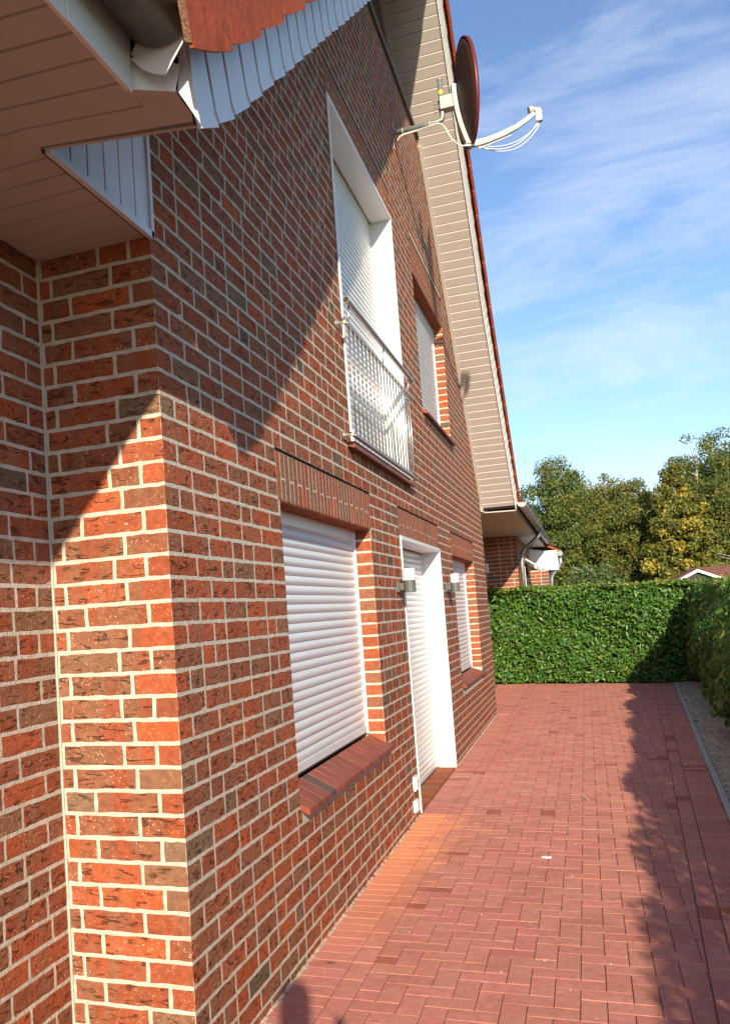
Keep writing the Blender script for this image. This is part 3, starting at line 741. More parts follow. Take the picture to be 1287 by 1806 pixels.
# ---- far eave beyond the gable
for k in range(46):
    y = 14.0+k*.26; b = MB(); b.prism([rel(house, p) for p in ((XL-.2, y+.003, 3.012), (.505, y+.003, 2.985), (.505, y+.003, 3.0), (XL-.2, y+.003, 3.03))], (0, .254, 0)); b.build('eave_soffit_board', M_TAUPE, house)
b = MB(); b.box(rel(house, (XL-.2, 13.95, 3.03)), rel(house, (.50, 26, 3.12))); b.build('eave_core', M_DARK, house)
b = MB(); b.box(rel(house, (.505, 13.99, 2.98)), rel(house, (.52, 26, 3.14))); b.build('fascia_board', M_BROWN, house)
G2 = gutter(.60, 3.10, 13.96, 26.1, .07, M_ZINC)
b = MB(); b.tube([rel(house, (.672, 13.96, 3.10)), rel(house, (.672, 26.1, 3.10))], .010, 6); b.build('bead', M_ZINC, G2)
b = MB(); pts = [rel(house, (.60+.071*math.cos(math.pi+math.pi*k/10), 13.957, 3.10+.071*math.sin(math.pi+math.pi*k/10))) for k in range(11)]; b.prism(pts, (0, .004, 0)); b.build('end_cap', M_ZINC, G2)
for k in range(17):
    y = 14.3+.7*k; b = MB(); b.tube([rel(house, (.60+.074*math.cos(math.pi+math.pi*j/8), y, 3.10+.074*math.sin(math.pi+math.pi*j/8))) for j in range(9)], .008, 5); b.build('gutter_bracket', M_ZINC, G2)
b = MB(); b.tube([rel(house, p) for p in ((.61, 19.4, 3.06), (.57, 19.4, 2.95), (.43, 19.4, 2.82), (.30, 19.4, 2.72), (.225, 19.4, 2.60), (.205, 19.4, 2.4), (.205, 19.4, 1.2))], .045, 12); b.build('downpipe', M_ZINC, house, smooth=True)

# ================================================================== ANNEX behind the hedge
ann = empty('brick_annex', (.12, 19.5, 0), 'brick extension with grey downpipes rising behind the left end of the hedge', 'building')
ab_, am = MB(), MB()
for k in range(0, 33):
    z0, z1 = Z0+k*H+J/2, Z0+(k+1)*H-J/2
    if z0 < 1.0: continue
    for (u0, u1) in course(-.48, .12):
        brick_mb(u1-u0, z1-z0, ab_, rel(ann, ((u0+u1)/2, 19.5, (z0+z1)/2)), 'x', bcol())
    for (u0, u1) in course(19.5, 24.0):
        if 20.1 < (u0+u1)/2 < 23.3 and z1 < 2.35: continue
        brick_mb(u1-u0, z1-z0, ab_, rel(ann, (.12, (u0+u1)/2, (z0+z1)/2)), 'y', bcol())
    if z1 < 2.4:
        for (u0, u1) in course(.12, .55): brick_mb(u1-u0, z1-z0, ab_, rel(ann, ((u0+u1)/2, 24, (z0+z1)/2)), 'x', bcol())
ab_.build('brickwork', M_BRICK, ann, kind='stuff')
am.box(rel(ann, (-.9, 19.505, -.1)), rel(ann, (.116, 20.08, 3.0))); am.box(rel(ann, (-.9, 20.08, 2.36)), rel(ann, (.116, 23.3, 3.0))); am.box(rel(ann, (-.9, 23.3, -.1)), rel(ann, (.116, 24.1, 3.0)))
am.box(rel(ann, (-.9, 20.08, -.1)), rel(ann, (.116, 23.3, .9))); am.box(rel(ann, (.0, 24.005, -.1)), rel(ann, (.546, 27, 2.4)))
am.build('mortar', M_MORTAR, ann)
wf = MB(); wf.box(rel(ann, (.04, 20.08, .9)), rel(ann, (.08, 23.3, 2.36))); wf = wf.build('window', mat('dark_window_glass', (.02, .022, .03), .08), ann)
for y in (20.1, 21.6, 23.2):
    b = MB(); b.box(rel(ann, (.07, y, .9)), rel(ann, (.10, y+.07, 2.36))); b.build('frame', M_WHITE, wf)
# white boarded gable end with its own short gutter and pipe
b = MB(); b.prism([rel(ann, p) for p in ((.12, 24.0, 2.52), (.50, 24.0, 2.40), (.80, 24.0, 2.37), (.80, 24.0, 2.78), (.12, 24.0, 2.97))], (0, 1.6, 0)); gb = b.build('white_gable_box', M_WHITE, ann)
for z in (2.52, 2.64, 2.76):
    b = MB(); b.box(rel(ann, (.14, 23.985, z)), rel(ann, (.798, 23.999, z+.112))); b.build('cladding_board', M_WHITE, gb)
b = MB(); b.tube([rel(ann, (.86, 23.95, 2.78)), rel(ann, (.86, 27, 2.78))], .065, 10); b.build('gutter', M_ZINC, ann)
b = MB(); b.tube([rel(ann, p) for p in ((.86, 24.1, 2.74), (.86, 24.1, 2.55), (.80, 24.1, 2.42), (.66, 24.1, 2.28), (.61, 24.1, 2.16), (.61, 24.1, 0))], .042, 10); b.build('downpipe', M_ZINC, ann, smooth=True)
b = MB(); b.prism([rel(ann, p) for p in ((.9, 24, 2.86), (.12, 24, 3.25), (.12, 24, 3.20), (.9, 24, 2.80))], (0, 3, 0)); b.build('roof', M_TILE, ann)
aw = empty('awning', (.14, 20.0, 2.55), 'folded white awning cassette with a hanging valance beside the grey downpipe', 'awning')
b = MB(); b.tube([(0, 0, .02), (0, 3.2, .02)], .055, 10); b.build('cassette', M_WHITE, aw, smooth=True)
b = MB(); b.prism([(.06, 0, .03), (.30, 0, -.14), (.31, 0, -.24), (.29, 0, -.24), (.28, 0, -.16), (.05, 0, .0)], (0, 3.1, 0)); b.build('valance', M_WHITE, aw)
b = MB(); b.tube([(.06, .25, 0), (.07, .25, -1.6)], .012, 6); b.build('crank_rod', M_WHITE, aw)

# ================================================================== small things on the wall
sw = empty('junction_box', (XL+.01, 19.2, 2.36), 'small pale switch box high on the shaded recessed wall', 'switch box')
b = MB(); b.box((-.012, -.10, -.10), (.03, .10, .10)); b.build('cover', M_WHITE, sw, bevel=.005)
for z, h, lab in ((.278, .055, 'upper small white outdoor socket beside the foot of the door'), (.115, .045, 'lower small white outdoor socket close to the paving beside the door')):
    s_ = empty('wall_socket', (.002, 7.09 if z > .2 else 7.04, z), lab, 'socket', 'sockets beside the door')
    b = MB(); b.box((0, -.055, -h), (.022, .055, h)); b.build('housing', M_WHITE, s_, bevel=.004)
    b = MB(); b.box((.022, -.045, -h+.012), (.034, .045, h-.012)); b.build('flap', M_WHITE, s_, bevel=.004)
    b = MB(); b.box((.034, -.01, h*.2), (.036, .01, h*.3)); b.build('catch', M_DARK, s_)
def lamp(y, z, lab):
    l_ = empty('wall_lamp', (0, y, z), lab, 'wall lamp', 'wall lamps flanking the door')
    b = MB(); b.box((.001, -.032, -.045), (.022, .032, .040)); b.build('wall_plate', M_LAMPG, l_, bevel=.002)
    b = MB(); b.box((.022, -.014, -.03), (.055, .014, .025)); b.build('bracket', M_LAMPG, l_, bevel=.002)
    b = MB(); b.tube([(.098, 0, -.05), (.098, 0, .042)], .047, 28); b.build('lamp_body', M_LAMPG, l_, bevel=.002)
    b = MB(); b.tube([(.098, 0, .043), (.098, 0, .130), (.098, 0, .134)], [.045, .045, .041], 28); b.build('glass', M_GLASS, l_)
    b = MB(); b.tube([(.098, 0, -.051), (.098, 0, -.0505)], .038, 20); b.build('lens', M_GLASS, l_)
lamp(7.02, 1.805, 'grey wall lamp with white glass top, left of the door')
lamp(9.66, 1.83, 'grey wall lamp with white glass top, right of the door')

# ---- french balcony railing
rl = empty('balcony_railing', (.06, 6.8, 2.76), 'stainless steel railing across the tall upper shutter', 'railing')
X = 0.0; ya, yb = 5.635-6.8, 7.965-6.8
def rb(name, a_, b_, r, n=10): q = MB(); q.tube([a_, b_], r, n); return q.build(name, M_STEEL, rl, smooth=False)
rb('handrail', (X+.02, ya-.015, .885), (X+.02, yb, .885), .0215, 18)
q = MB(); q.tube([(X+.02, ya-.0165, .885), (X+.02, ya-.0155, .885)], .0195, 18); q.build('end_plug', M_BLACK, rl)
for nm, z in (('upper_rail', .735), ('lower_rail', .0)):
    b = MB(); b.box((X-.015, ya, z-.005), (X+.017, yb, z+.005)); b.build(nm, M_STEEL, rl, bevel=.002)
nbars = 19
for i in range(nbars):
    y = ya+.08+(yb-ya-.16)*i/(nbars-1); q = MB(); q.tube([(0, 0, 0), (0, 0, .72)], .0055, 8); o_ = q.build('bar', M_STEEL, rl, smooth=True); o_.location = (X+.002, y, .014)
for y in (ya+.07, (ya+yb)/2, yb-.12):
    q = MB(); q.tube([(X+.002, y, .749), (X+.014, y, .865)], .0065, 8); q.build('post', M_STEEL, rl, smooth=True)
for z in (.735, 0):
    for y, s in ((ya+.0, -1), (yb-.0, 1)):
        q = MB(); q.tube([(-.058, y+s*.02, z), (-.045, y+s*.02, z)], .028, 16); q.build('mounting_disc', M_STEEL, rl)
        q = MB(); q.tube([(-.046, y+s*.02, z), (X-.002, y+s*.02, z)], .010, 10); q.build('mounting_arm', M_STEEL, rl)
        q = MB(); q.tube([(X+.002, y-s*.02, z), (X+.002, y+s*.03, z)], .0115, 10); q.build('clamp', M_STEEL, rl)

# ---- satellite dish on its wall arm
ds = empty('satellite_dish', (0, 8.5, 6.216), 'red satellite dish on a grey pipe arm high on the gable', 'satellite dish')
W0 = ds.location
q = MB(); q.prism([(.003, -.035, -.03), (.003, -.035, .03), (.003, -.012, .14), (.003, .012, .14), (.003, .035, .03), (.003, .035, -.03), (.003, .012, -.16), (.003, -.012, -.16)], (.008, 0, 0)); q.build('wall_plate', M_GALV, ds)
q = MB(); q.tube([(.01, 0, 0), (.44, 0, 0), (.475, 0, .012), (.48, 0, .05), (.48, 0, .40)], .024, 14); q.build('arm_pipe', M_GALV, ds, smooth=True)
q = MB(); q.tube([(.01, 0, 0), (.03, 0, 0)], .04, 14); q.build('socket', M_GALV, ds)
q = MB(); q.tube([(.48, 0, .255), (.48, 0, .29)], .0255, 14); q.build('yellow_tape', M_YEL, ds)
q = MB(); q.tube([(.48, 0, .399), (.48, 0, .404)], .026, 14); q.build('pipe_cap', M_GALV, ds)
axv = Vector((math.sin(math.radians(71)), math.cos(math.radians(71)), .0)).normalized(); side = Vector((axv.y, -axv.x, 0)); upv = Vector((-.03, 0, 1)).normalized()
Cd = Vector((.705, 0, .205)); RV, RH, DEP = .500, .385, .08
b = MB(); nr, na = 7, 44
for i in range(nr+1):
    r = i/nr
    for k in range(na):
        a_ = 2*math.pi*k/na; b.v.append(tuple(Cd+side*RH*r*math.cos(a_)+upv*RV*r*math.sin(a_)+axv*(DEP*(r*r-1))))
for i in range(nr):
    for k in range(na): b.f.append((i*na+k, i*na+(k+1) % na, (i+1)*na+(k+1) % na, (i+1)*na+k)); b.c.append(None)
d_ = b.build('reflector', mat('shade_darkened_back', (.035, .014, .012), .6), ds, smooth=True); sm = d_.modifiers.new('t', 'SOLIDIFY'); sm.thickness = .003  # shade on the back put into its colour, darker than the red rim
b = MB()
for k in range(na):
    for dd in (-.008, .026): b.v.append(tuple(Cd+side*(RH+.006)*math.cos(2*math.pi*k/na)+upv*(RV+.006)*math.sin(2*math.pi*k/na)+axv*dd))
for k in range(na): b.f.append((2*k, 2*((k+1) % na), 2*((k+1) % na)+1, 2*k+1)); b.c.append(None)
r_o = b.build('rim', M_DISH, ds, smooth=True); sm = r_o.modifiers.new('t', 'SOLIDIFY'); sm.thickness = .006
back = lambda s, t, d: Cd+upv*t*RV+side*s*RH+axv*(DEP*(t*t+s*s-1)-d)
# curved rib on the back
q = MB(); P = [back(0, t, .028) for t in np.linspace(.18, -1.0, 12)]
for i in range(len(P)-1):
    a_, c_ = P[i], P[i+1]; wv = side*.030
    q.add([a_-wv-axv*.02, a_+wv-axv*.02, c_+wv-axv*.02, c_-wv-axv*.02, a_-wv+axv*.02, a_+wv+axv*.02, c_+wv+axv*.02, c_-wv+axv*.02], [(0, 1, 2, 3), (7, 6, 5, 4), (0, 3, 7, 4), (1, 5, 6, 2), (0, 4, 5, 1), (3, 2, 6, 7)])
q.build('back_rib', M_DISHB, ds)
# bracket to pole
q = MB(); q.box((.47, -.05, .09), (.60, .05, .215)); q.build('pole_bracket', M_DISHB, ds, bevel=.004)
for z in (.115, .19):
    q = MB(); q.tube([(.515, .035, z), (.47, .035, z), (.448, 0, z), (.47, -.035, z), (.515, -.035, z)], .006, 6); q.build('clamp_bolt', M_STEEL, ds)
    for y in (.035, -.035):
        q = MB(); q.tube([(.47, y, z), (.40, y, z)], .004, 6); q.build('clamp_bolt', M_STEEL, ds)
# arm to the converter
A0 = back(0, -1.0, .02); A1 = A0+axv*.62+Vector((0, 0, .245)); Am = A0+axv*.40+Vector((0, 0, .105))
def beam(a_, b_, w_, h_, name):
    q = MB(); t = (Vector(b_)-Vector(a_)).normalized(); s = side; u = t.cross(s).normalized(); vs = []
    for p in (a_, b_):
        for (i, j) in ((-1, -1), (1, -1), (1, 1), (-1, 1)): vs.append(Vector(p)+s*w_/2*i+u*h_/2*j)
    q.add(vs, [(0, 1, 2, 3), (7, 6, 5, 4), (0, 4, 5, 1), (1, 5, 6, 2), (2, 6, 7, 3), (3, 7, 4, 0)]); return q.build(name, M_DISHB, ds, bevel=.004)
AP = [A0-axv*.03+Vector((0, 0, .02)), A0+axv*.04, A0+axv*.16+Vector((0, 0, .022)), A0+axv*.30+Vector((0, 0, .066)), A0+axv*.44+Vector((0, 0, .125)), A0+axv*.54+Vector((0, 0, .185)), A1]
q = MB()
for k in range(len(AP)-1):
    t = (AP[k+1]-AP[k]).normalized(); u = t.cross(side).normalized(); hw = .018; h0, h1 = .030-.002*k, .030-.002*(k+1)
    q.add([AP[k]+side*i*hw+u*j*h0 for i, j in ((-1, -1), (1, -1), (1, 1), (-1, 1))]+[AP[k+1]+side*i*hw+u*j*h1 for i, j in ((-1, -1), (1, -1), (1, 1), (-1, 1))], [(0, 1, 2, 3), (7, 6, 5, 4), (0, 4, 5, 1), (1, 5, 6, 2), (2, 6, 7, 3), (3, 7, 4, 0)])
q.build('feed_arm', M_DISHB, ds)
beam(A0+axv*.08+Vector((0, 0, -.05)), A0+axv*.40+Vector((0, 0, .055)), .012, .012, 'feed_brace')
q = MB(); q.tube([A1-axv*.045+Vector((0, 0, .035)), A1-axv*.01+Vector((0, 0, .04))], .033, 16); q.build('feed_cap', M_DISHB, ds)
q = MB(); q.tube([A1-axv*.01+Vector((0, 0, .04)), A1+axv*.06+Vector((0, 0, .035))], .021, 12); q.build('feed_neck', M_DISHB, ds)
q = MB(); L0 = A1+axv*.045+Vector((0, 0, -.05)); q.box(L0-Vector((.03, .025, .03)), L0+Vector((.03, .025, .075))); q.build('converter', M_DISHB, ds, bevel=.006)
for i, sg in enumerate((.17, .13, .20)):
    L1 = L0+Vector((-.015+.012*i, 0, -.03)); P = []
    for t in np.linspace(0, 1, 12):
        p = L1.lerp(A0+axv*.06+Vector((0, 0, -.01+.006*i)), t); p = p+Vector((0, .01*i, -sg*math.sin(math.pi*t)**.8*(1-t*.35))); P.append(p)
    q = MB(); q.tube(P, .0042, 6); q.build('cable', M_CABLE, ds, smooth=True)
for i in range(2):
    P = [A0+axv*.06+Vector((0, -.012, -.01)), A0+axv*-.03+Vector((0, -.03, -.02)), Vector((.62, -.05, -.30)), Vector((.55, -.05, -.22)), Vector((.50, -.04, -.10)), Vector((.44, -.03, -.03)), Vector((.30, -.02+.01*i, -.035)), Vector((.12, -.02, -.045)), Vector((.06, -.01, -.06)), Vector((.03, .02, -.09))]
    P = [p+Vector((.006*i, 0, -.006*i)) for p in P]; R_ = []
    for k in range(len(P)-1):
        for t in (0, .25, .5, .75):
            p0, p1, p2, p3 = P[max(k-1, 0)], P[k], P[k+1], P[min(k+2, len(P)-1)]
            R_.append(.5*((2*p1)+(-p0+p2)*t+(2*p0-5*p1+4*p2-p3)*t*t+(-p0+3*p1-3*p2+p3)*t**3))
    q = MB(); q.tube(R_, .0045, 6); q.build('cable', M_CABLE, ds, smooth=True)
for x in (.10, .36):
    q = MB(); q.tube([(x, .03*math.cos(a_), .03*math.sin(a_)-.008) for a_ in np.linspace(0, 2*math.pi, 13)], .0035, 5); q.build('cable_tie', M_CABLE, ds)

# ================================================================== VEGETATION
def leaf_mesh(name, pos, nrm, up, size, col, m, kind=None, parent=None, asp=.42):
    """many folded leaf blades: pos (n,3), nrm, up direction, size (n,), col (n,3)"""
    n = len(pos); nrm = nrm/np.linalg.norm(nrm, axis=1, keepdims=True)
    up = up-nrm*(up*nrm).sum(1, keepdims=True); up /= np.linalg.norm(up, axis=1, keepdims=True)+1e-9; sd_ = np.cross(up, nrm)
    s = size[:, None]; cup = .16
    v = np.stack([pos-up*s*.5, pos-sd_*s*asp*.5+nrm*s*cup*.5-up*s*.05, pos+up*s*.5-nrm*s*.10, pos+sd_*s*asp*.5+nrm*s*cup*.5-up*s*.05], 1).reshape(-1, 3)
    idx = np.arange(n)[:, None]*4+np.array([[0, 1, 2, 0, 2, 3]]); me = bpy.data.meshes.new(name)
    me.vertices.add(4*n); me.vertices.foreach_set('co', v.astype('f').ravel()); me.loops.add(6*n); me.loops.foreach_set('vertex_index', idx.astype('i').ravel())
    me.polygons.add(2*n); me.polygons.foreach_set('loop_start', np.arange(0, 6*n, 3, dtype='i')); me.polygons.foreach_set('loop_total', np.full(2*n, 3, 'i'))
    at = me.attributes.new('bcol', 'FLOAT_COLOR', 'FACE'); c4 = np.concatenate([col, np.ones((n, 1))], 1); at.data.foreach_set('color', np.repeat(c4, 2, 0).astype('f').ravel())
    me.materials.append(m); me.update(); me.validate(); return link(name, me, parent, kind=kind)
def lcol(n, base, var=.35, alt=None, pa=.0):
    k = rng.uniform(1-var, 1+var, (n, 1)); c = np.array(base)[None]*k; c *= rng.uniform(.85, 1.15, (n, 3))
    if alt is not None: msk = rng.random(n) < pa; c[msk] = np.array(alt)[None]*rng.uniform(.7, 1.2, (msk.sum(), 1))
    return c
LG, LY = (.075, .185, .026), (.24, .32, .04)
# far hedge
fh = empty('laurel_hedge', (1.3, 19.1, 0), 'dense green laurel hedge closing off the far end of the paving', 'hedge')
def facez(x): return YE(x)
n = 20000; x = rng.uniform(-.55, 3.6, n); z = rng.uniform(.03, 1.86, n); dep = rng.exponential(.07, n)+.14*rng.random(n)-.03
htop = 1.885-.028*(x+.4)+.02*np.sin(x*5)
z = z*htop/1.86; bulge = .06*np.sin(x*4.2+1)+.06*np.sin(z*5+x*2)+.04*np.sin(x*13+z*9)*np.sin(z*15)
pos = np.stack([x, 19.02-.26*(x+.46)+dep+bulge, z], 1); nrm = rng.normal(0, .6, (n, 3))+np.array([.1, -1, .45]); up = rng.normal(0, .7, (n, 3))+np.array([0, -.1, .5])
n2 = 9000; x = rng.uniform(-.55, 3.6, n2); yy = rng.uniform(0, 1.0, n2); pos2 = np.stack([x, 19.0-.26*(x+.46)+yy, 1.885-.028*(x+.4)+.02*np.sin(x*5)+rng.normal(0, .026, n2)], 1)
nrm2 = rng.normal(0, .5, (n2, 3))+np.array([0, -.2, 1]); up2 = rng.normal(0, .6, (n2, 3))+np.array([0, -.3, .6])
P_ = np.concatenate([pos, pos2]); N_ = np.concatenate([nrm, nrm2]); U_ = np.concatenate([up, up2])
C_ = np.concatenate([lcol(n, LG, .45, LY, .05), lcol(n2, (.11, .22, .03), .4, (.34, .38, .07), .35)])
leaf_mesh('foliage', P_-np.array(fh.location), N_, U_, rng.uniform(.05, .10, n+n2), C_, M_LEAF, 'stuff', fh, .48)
b = MB(); b.prism([rel(fh, p) for p in ((-.6, 19.32, 0), (3.6, 18.23, 0), (3.6, 19.2, 0), (-.6, 20.1, 0))], (0, 0, 1.72)); b.build('light_block_core', M_SHADE, fh)  # dark box added inside the hedge to block light
for x in np.arange(-.3, 3.4, .55):
    b = MB(); yv = 19.02-.26*(x+.46)+.22; b.tube([rel(fh, (x, yv, 0)), rel(fh, (x+.05, yv+.02, .7)), rel(fh, (x-.04, yv+.1, 1.5))], [.02, .014, .008], 6); b.build('stem', M_TWIG, fh)
# right hedge: leans back from the strip, lower lobe in front
rh = empty('laurel_hedge', (3.2, 8, 0), 'loose laurel hedge running along the sandy strip at the right edge', 'hedge')
def rface(y, z):
    """x of the hedge face at height z"""
    lean = np.clip((y-4)/6, 0, 1)
    x0 = np.interp(y, [-3, 5, 10, 13.3, 18], [2.45, 2.50, 2.62, 2.78, 3.02])
    xt = np.interp(y, [-3, 0, 3, 5.4, 9.5, 12.5, 18.5], [2.86, 2.88, 3.00, 3.04, 3.26, 3.42, 3.20])
    t = np.clip(z/1.75, 0, 1.2); xm = x0+.05
    return np.where(t < .62, x0+(xm-x0)*t/.62+.10*(t < .12), xm+(xt-xm)*((t-.62)/.38)**1.1)
nf = 47000; y = rng.uniform(-3, 18.5, nf); keep = rng.random(nf) < np.where(y < 4, .45, 1.0); y = y[keep]; nf = len(y)
z = rng.uniform(.08, 1.76, nf); dep = rng.exponential(.06, nf)+.10*rng.random(nf); bul = .07*np.sin(y*2.1)+.06*np.sin(z*6+y*3)
pos = np.stack([rface(y, z)+dep+bul, y, z+.03*np.sin(y*3)], 1); nrm = rng.normal(0, .5, (nf, 3))+np.array([-1, -.25, .45]); up = rng.normal(0, .7, (nf, 3))+np.array([-.2, 0, .6])
nt = 16000; y = rng.uniform(-3, 18.5, nt); xx = rface(y, np.full(nt, 1.75))+rng.uniform(0, .8, nt)
pos2 = np.stack([xx, y, 1.75+.03*np.sin(y*3)+rng.normal(0, .03, nt)], 1); nrm2 = rng.normal(0, .5, (nt, 3))+np.array([0, 0, 1]); up2 = rng.normal(0, .6, (nt, 3))+np.array([-.2, -.3, .6])
cf = lcol(nf, (.095, .215, .034), .45, (.24, .29, .06), .14); up_ = z > 1.0; cf[up_] *= 1.35; br_ = rng.random(nf) < .02; cf[br_] = np.array([.16, .09, .03])*rng.uniform(.6, 1.2, (br_.sum(), 1))  # upper leaves brightened in colour, standing in for sun on the hedge top
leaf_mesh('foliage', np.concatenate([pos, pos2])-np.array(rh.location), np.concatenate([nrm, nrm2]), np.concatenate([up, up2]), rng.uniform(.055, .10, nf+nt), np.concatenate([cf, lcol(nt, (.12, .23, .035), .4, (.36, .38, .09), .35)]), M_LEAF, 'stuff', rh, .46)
# bigger single leaves standing out of the near face
lt = MB(); lt.add([(0, 0, -.05), (-.022, .006, -.02), (-.024, .008, .015), (0, -.004, .055), (.024, .008, .015), (.022, .006, -.02), (0, 0, -.02), (0, 0, .015)], [(0, 6, 1), (1, 6, 7, 2), (2, 7, 3), (0, 5, 6), (6, 5, 4, 7), (7, 4, 3)], (.075, .16, .03, 0))
l1 = lt.mesh('leaf', M_LEAF, True)
lt2 = MB(); lt2.add(lt.v, lt.f, (.19, .24, .06, 0)); l2 = lt2.mesh('leaf', M_LEAF, True)
for k in range(240):
    yv = random.uniform(9.5, 17.5); zv = random.uniform(.15, 1.72); xv = float(rface(np.array([yv]), np.array([zv]))[0])+random.uniform(-.07, .03)+.07*math.sin(yv*2.1)+.06*math.sin(zv*6+yv*3)
    o_ = link('leaf', l1 if random.random() < .75 else l2, rh); o_.location = rel(rh, (xv, yv, zv)); o_.scale = (1.1,)*3
    o_.rotation_euler = (random.uniform(-.9, .9), random.uniform(-.9, .9), math.radians(-90)+random.uniform(-1.1, 1.1))
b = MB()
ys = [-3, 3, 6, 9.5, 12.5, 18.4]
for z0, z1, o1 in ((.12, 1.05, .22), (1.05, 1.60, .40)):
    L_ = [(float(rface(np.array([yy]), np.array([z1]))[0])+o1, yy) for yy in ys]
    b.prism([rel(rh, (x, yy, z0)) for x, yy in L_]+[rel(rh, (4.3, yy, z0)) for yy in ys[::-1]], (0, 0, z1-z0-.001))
b.build('light_block_core', M_SHADE, rh)  # dark core added behind the leaves so no light passes through
for k in range(60):
    yv = random.uniform(5, 18); xv = float(rface(np.array([yv]), np.array([.2]))[0])+random.uniform(.05, .3); b = MB()
    b.tube([rel(rh, (xv, yv, 0)), rel(rh, (xv+random.uniform(-.05, .05), yv+random.uniform(-.05, .05), .3)), rel(rh, (xv+random.uniform(-.1, .1), yv, .7))], [.014, .010, .006], 5); b.build('stem', M_TWIG, rh)
# litter
lit = MB()
for k in range(420):
    yv = random.uniform(3, 18.2); xv = KX(yv)+.06+abs(random.gauss(0, .22)); s = random.uniform(.01, .035); a_ = random.random()*6.28; z = .018
    lit.add([(xv+s*math.cos(a_), yv+s*math.sin(a_), z), (xv-s*.4*math.sin(a_), yv+s*.4*math.cos(a_), z+.006), (xv-s*math.cos(a_), yv-s*math.sin(a_), z), (xv+s*.4*math.sin(a_), yv-s*.4*math.cos(a_), z+.004)], [(0, 1, 2, 3)], random.choice(((.12, .07, .035, 0), (.20, .13, .06, 0), (.07, .05, .03, 0))))
lit.build('leaf_litter', mat('dry_leaf', (.1, .1, .1), .9, attr='bcol'), kind='stuff', label='dry leaves and crumbs on the sandy strip under the hedge', cat='leaf litter')
ws = MB()
for k in range(560):
    yv = random.uniform(YC, 13.8); w_ = random.uniform(.006, .022); l_ = random.uniform(.02, .07)
    if 7.25 < yv < 9.4: continue
    ws.add([(-.001, yv-l_, .001), (w_, yv, .0012), (-.001, yv+l_, .001), (-.001, yv, random.uniform(.004, .012))], [(0, 1, 3), (1, 2, 3)], None)
ws.build('wall_foot_sand', mat('pale_foot_sand', (.46, .35, .26), .95, noise=(60, .3, (1, 1, 1))), kind='stuff', label='crumbs of pale sand along the foot of the brick wall', cat='sand')
cr = MB()
for k in range(260):
    yv = random.uniform(2.5, 17.5); xv = random.uniform(.02, KX(yv)); r_ = random.uniform(.002, .007)
    cr.add([(xv+r_*math.cos(a_)*random.uniform(.7, 1.2), yv+r_*math.sin(a_)*random.uniform(.7, 1.2), .0015) for a_ in (0, 1.57, 3.14, 4.71)]+[(xv, yv, .0015+r_*.8)], [(0, 1, 4), (1, 2, 4), (2, 3, 4), (3, 0, 4)], random.choice(((.60, .55, .48, 0), (.50, .36, .28, 0), (.12, .08, .06, 0))))
cr.build('paving_crumbs', mat('dry_leaf', attr='bcol'), kind='stuff', label='tiny stones and crumbs scattered over the red paving', cat='crumbs')
# a few bits lying on the paving
def fleck(px_, lab, name, cat, pts, col, z=.004, t=.004, grp=None):
    b = MB(); b.prism([(x, y, 0) for x, y in pts], (0, 0, t)); b.build(name, mat('bit_'+lab[:14], col, .8), loc=(px_[0], px_[1], z), label=lab, cat=cat, group=grp)
fleck((.99, 6.10), 'crumpled white scrap lying on the red paving', 'paper_scrap', 'litter', [(-.03, 0), (-.01, .02), (.015, .012), (.03, .022), (.028, -.004), (.005, -.015)], (.75, .74, .70), t=.008)
fleck((1.215, 7.95), 'thin pale twig lying in mid paving beyond the white scrap', 'twig', 'twig', [(-.03, .10), (-.022, .10), (.0, .02), (.035, -.10), (.028, -.11), (-.006, .01)], (.62, .55, .42))
fleck((.11, 4.15), 'small dry leaf curled near the foot of the brick wall', 'dry_leaf', 'leaf', [(-.025, 0), (0, .008), (.03, .004), (.004, -.006)], (.10, .06, .03))

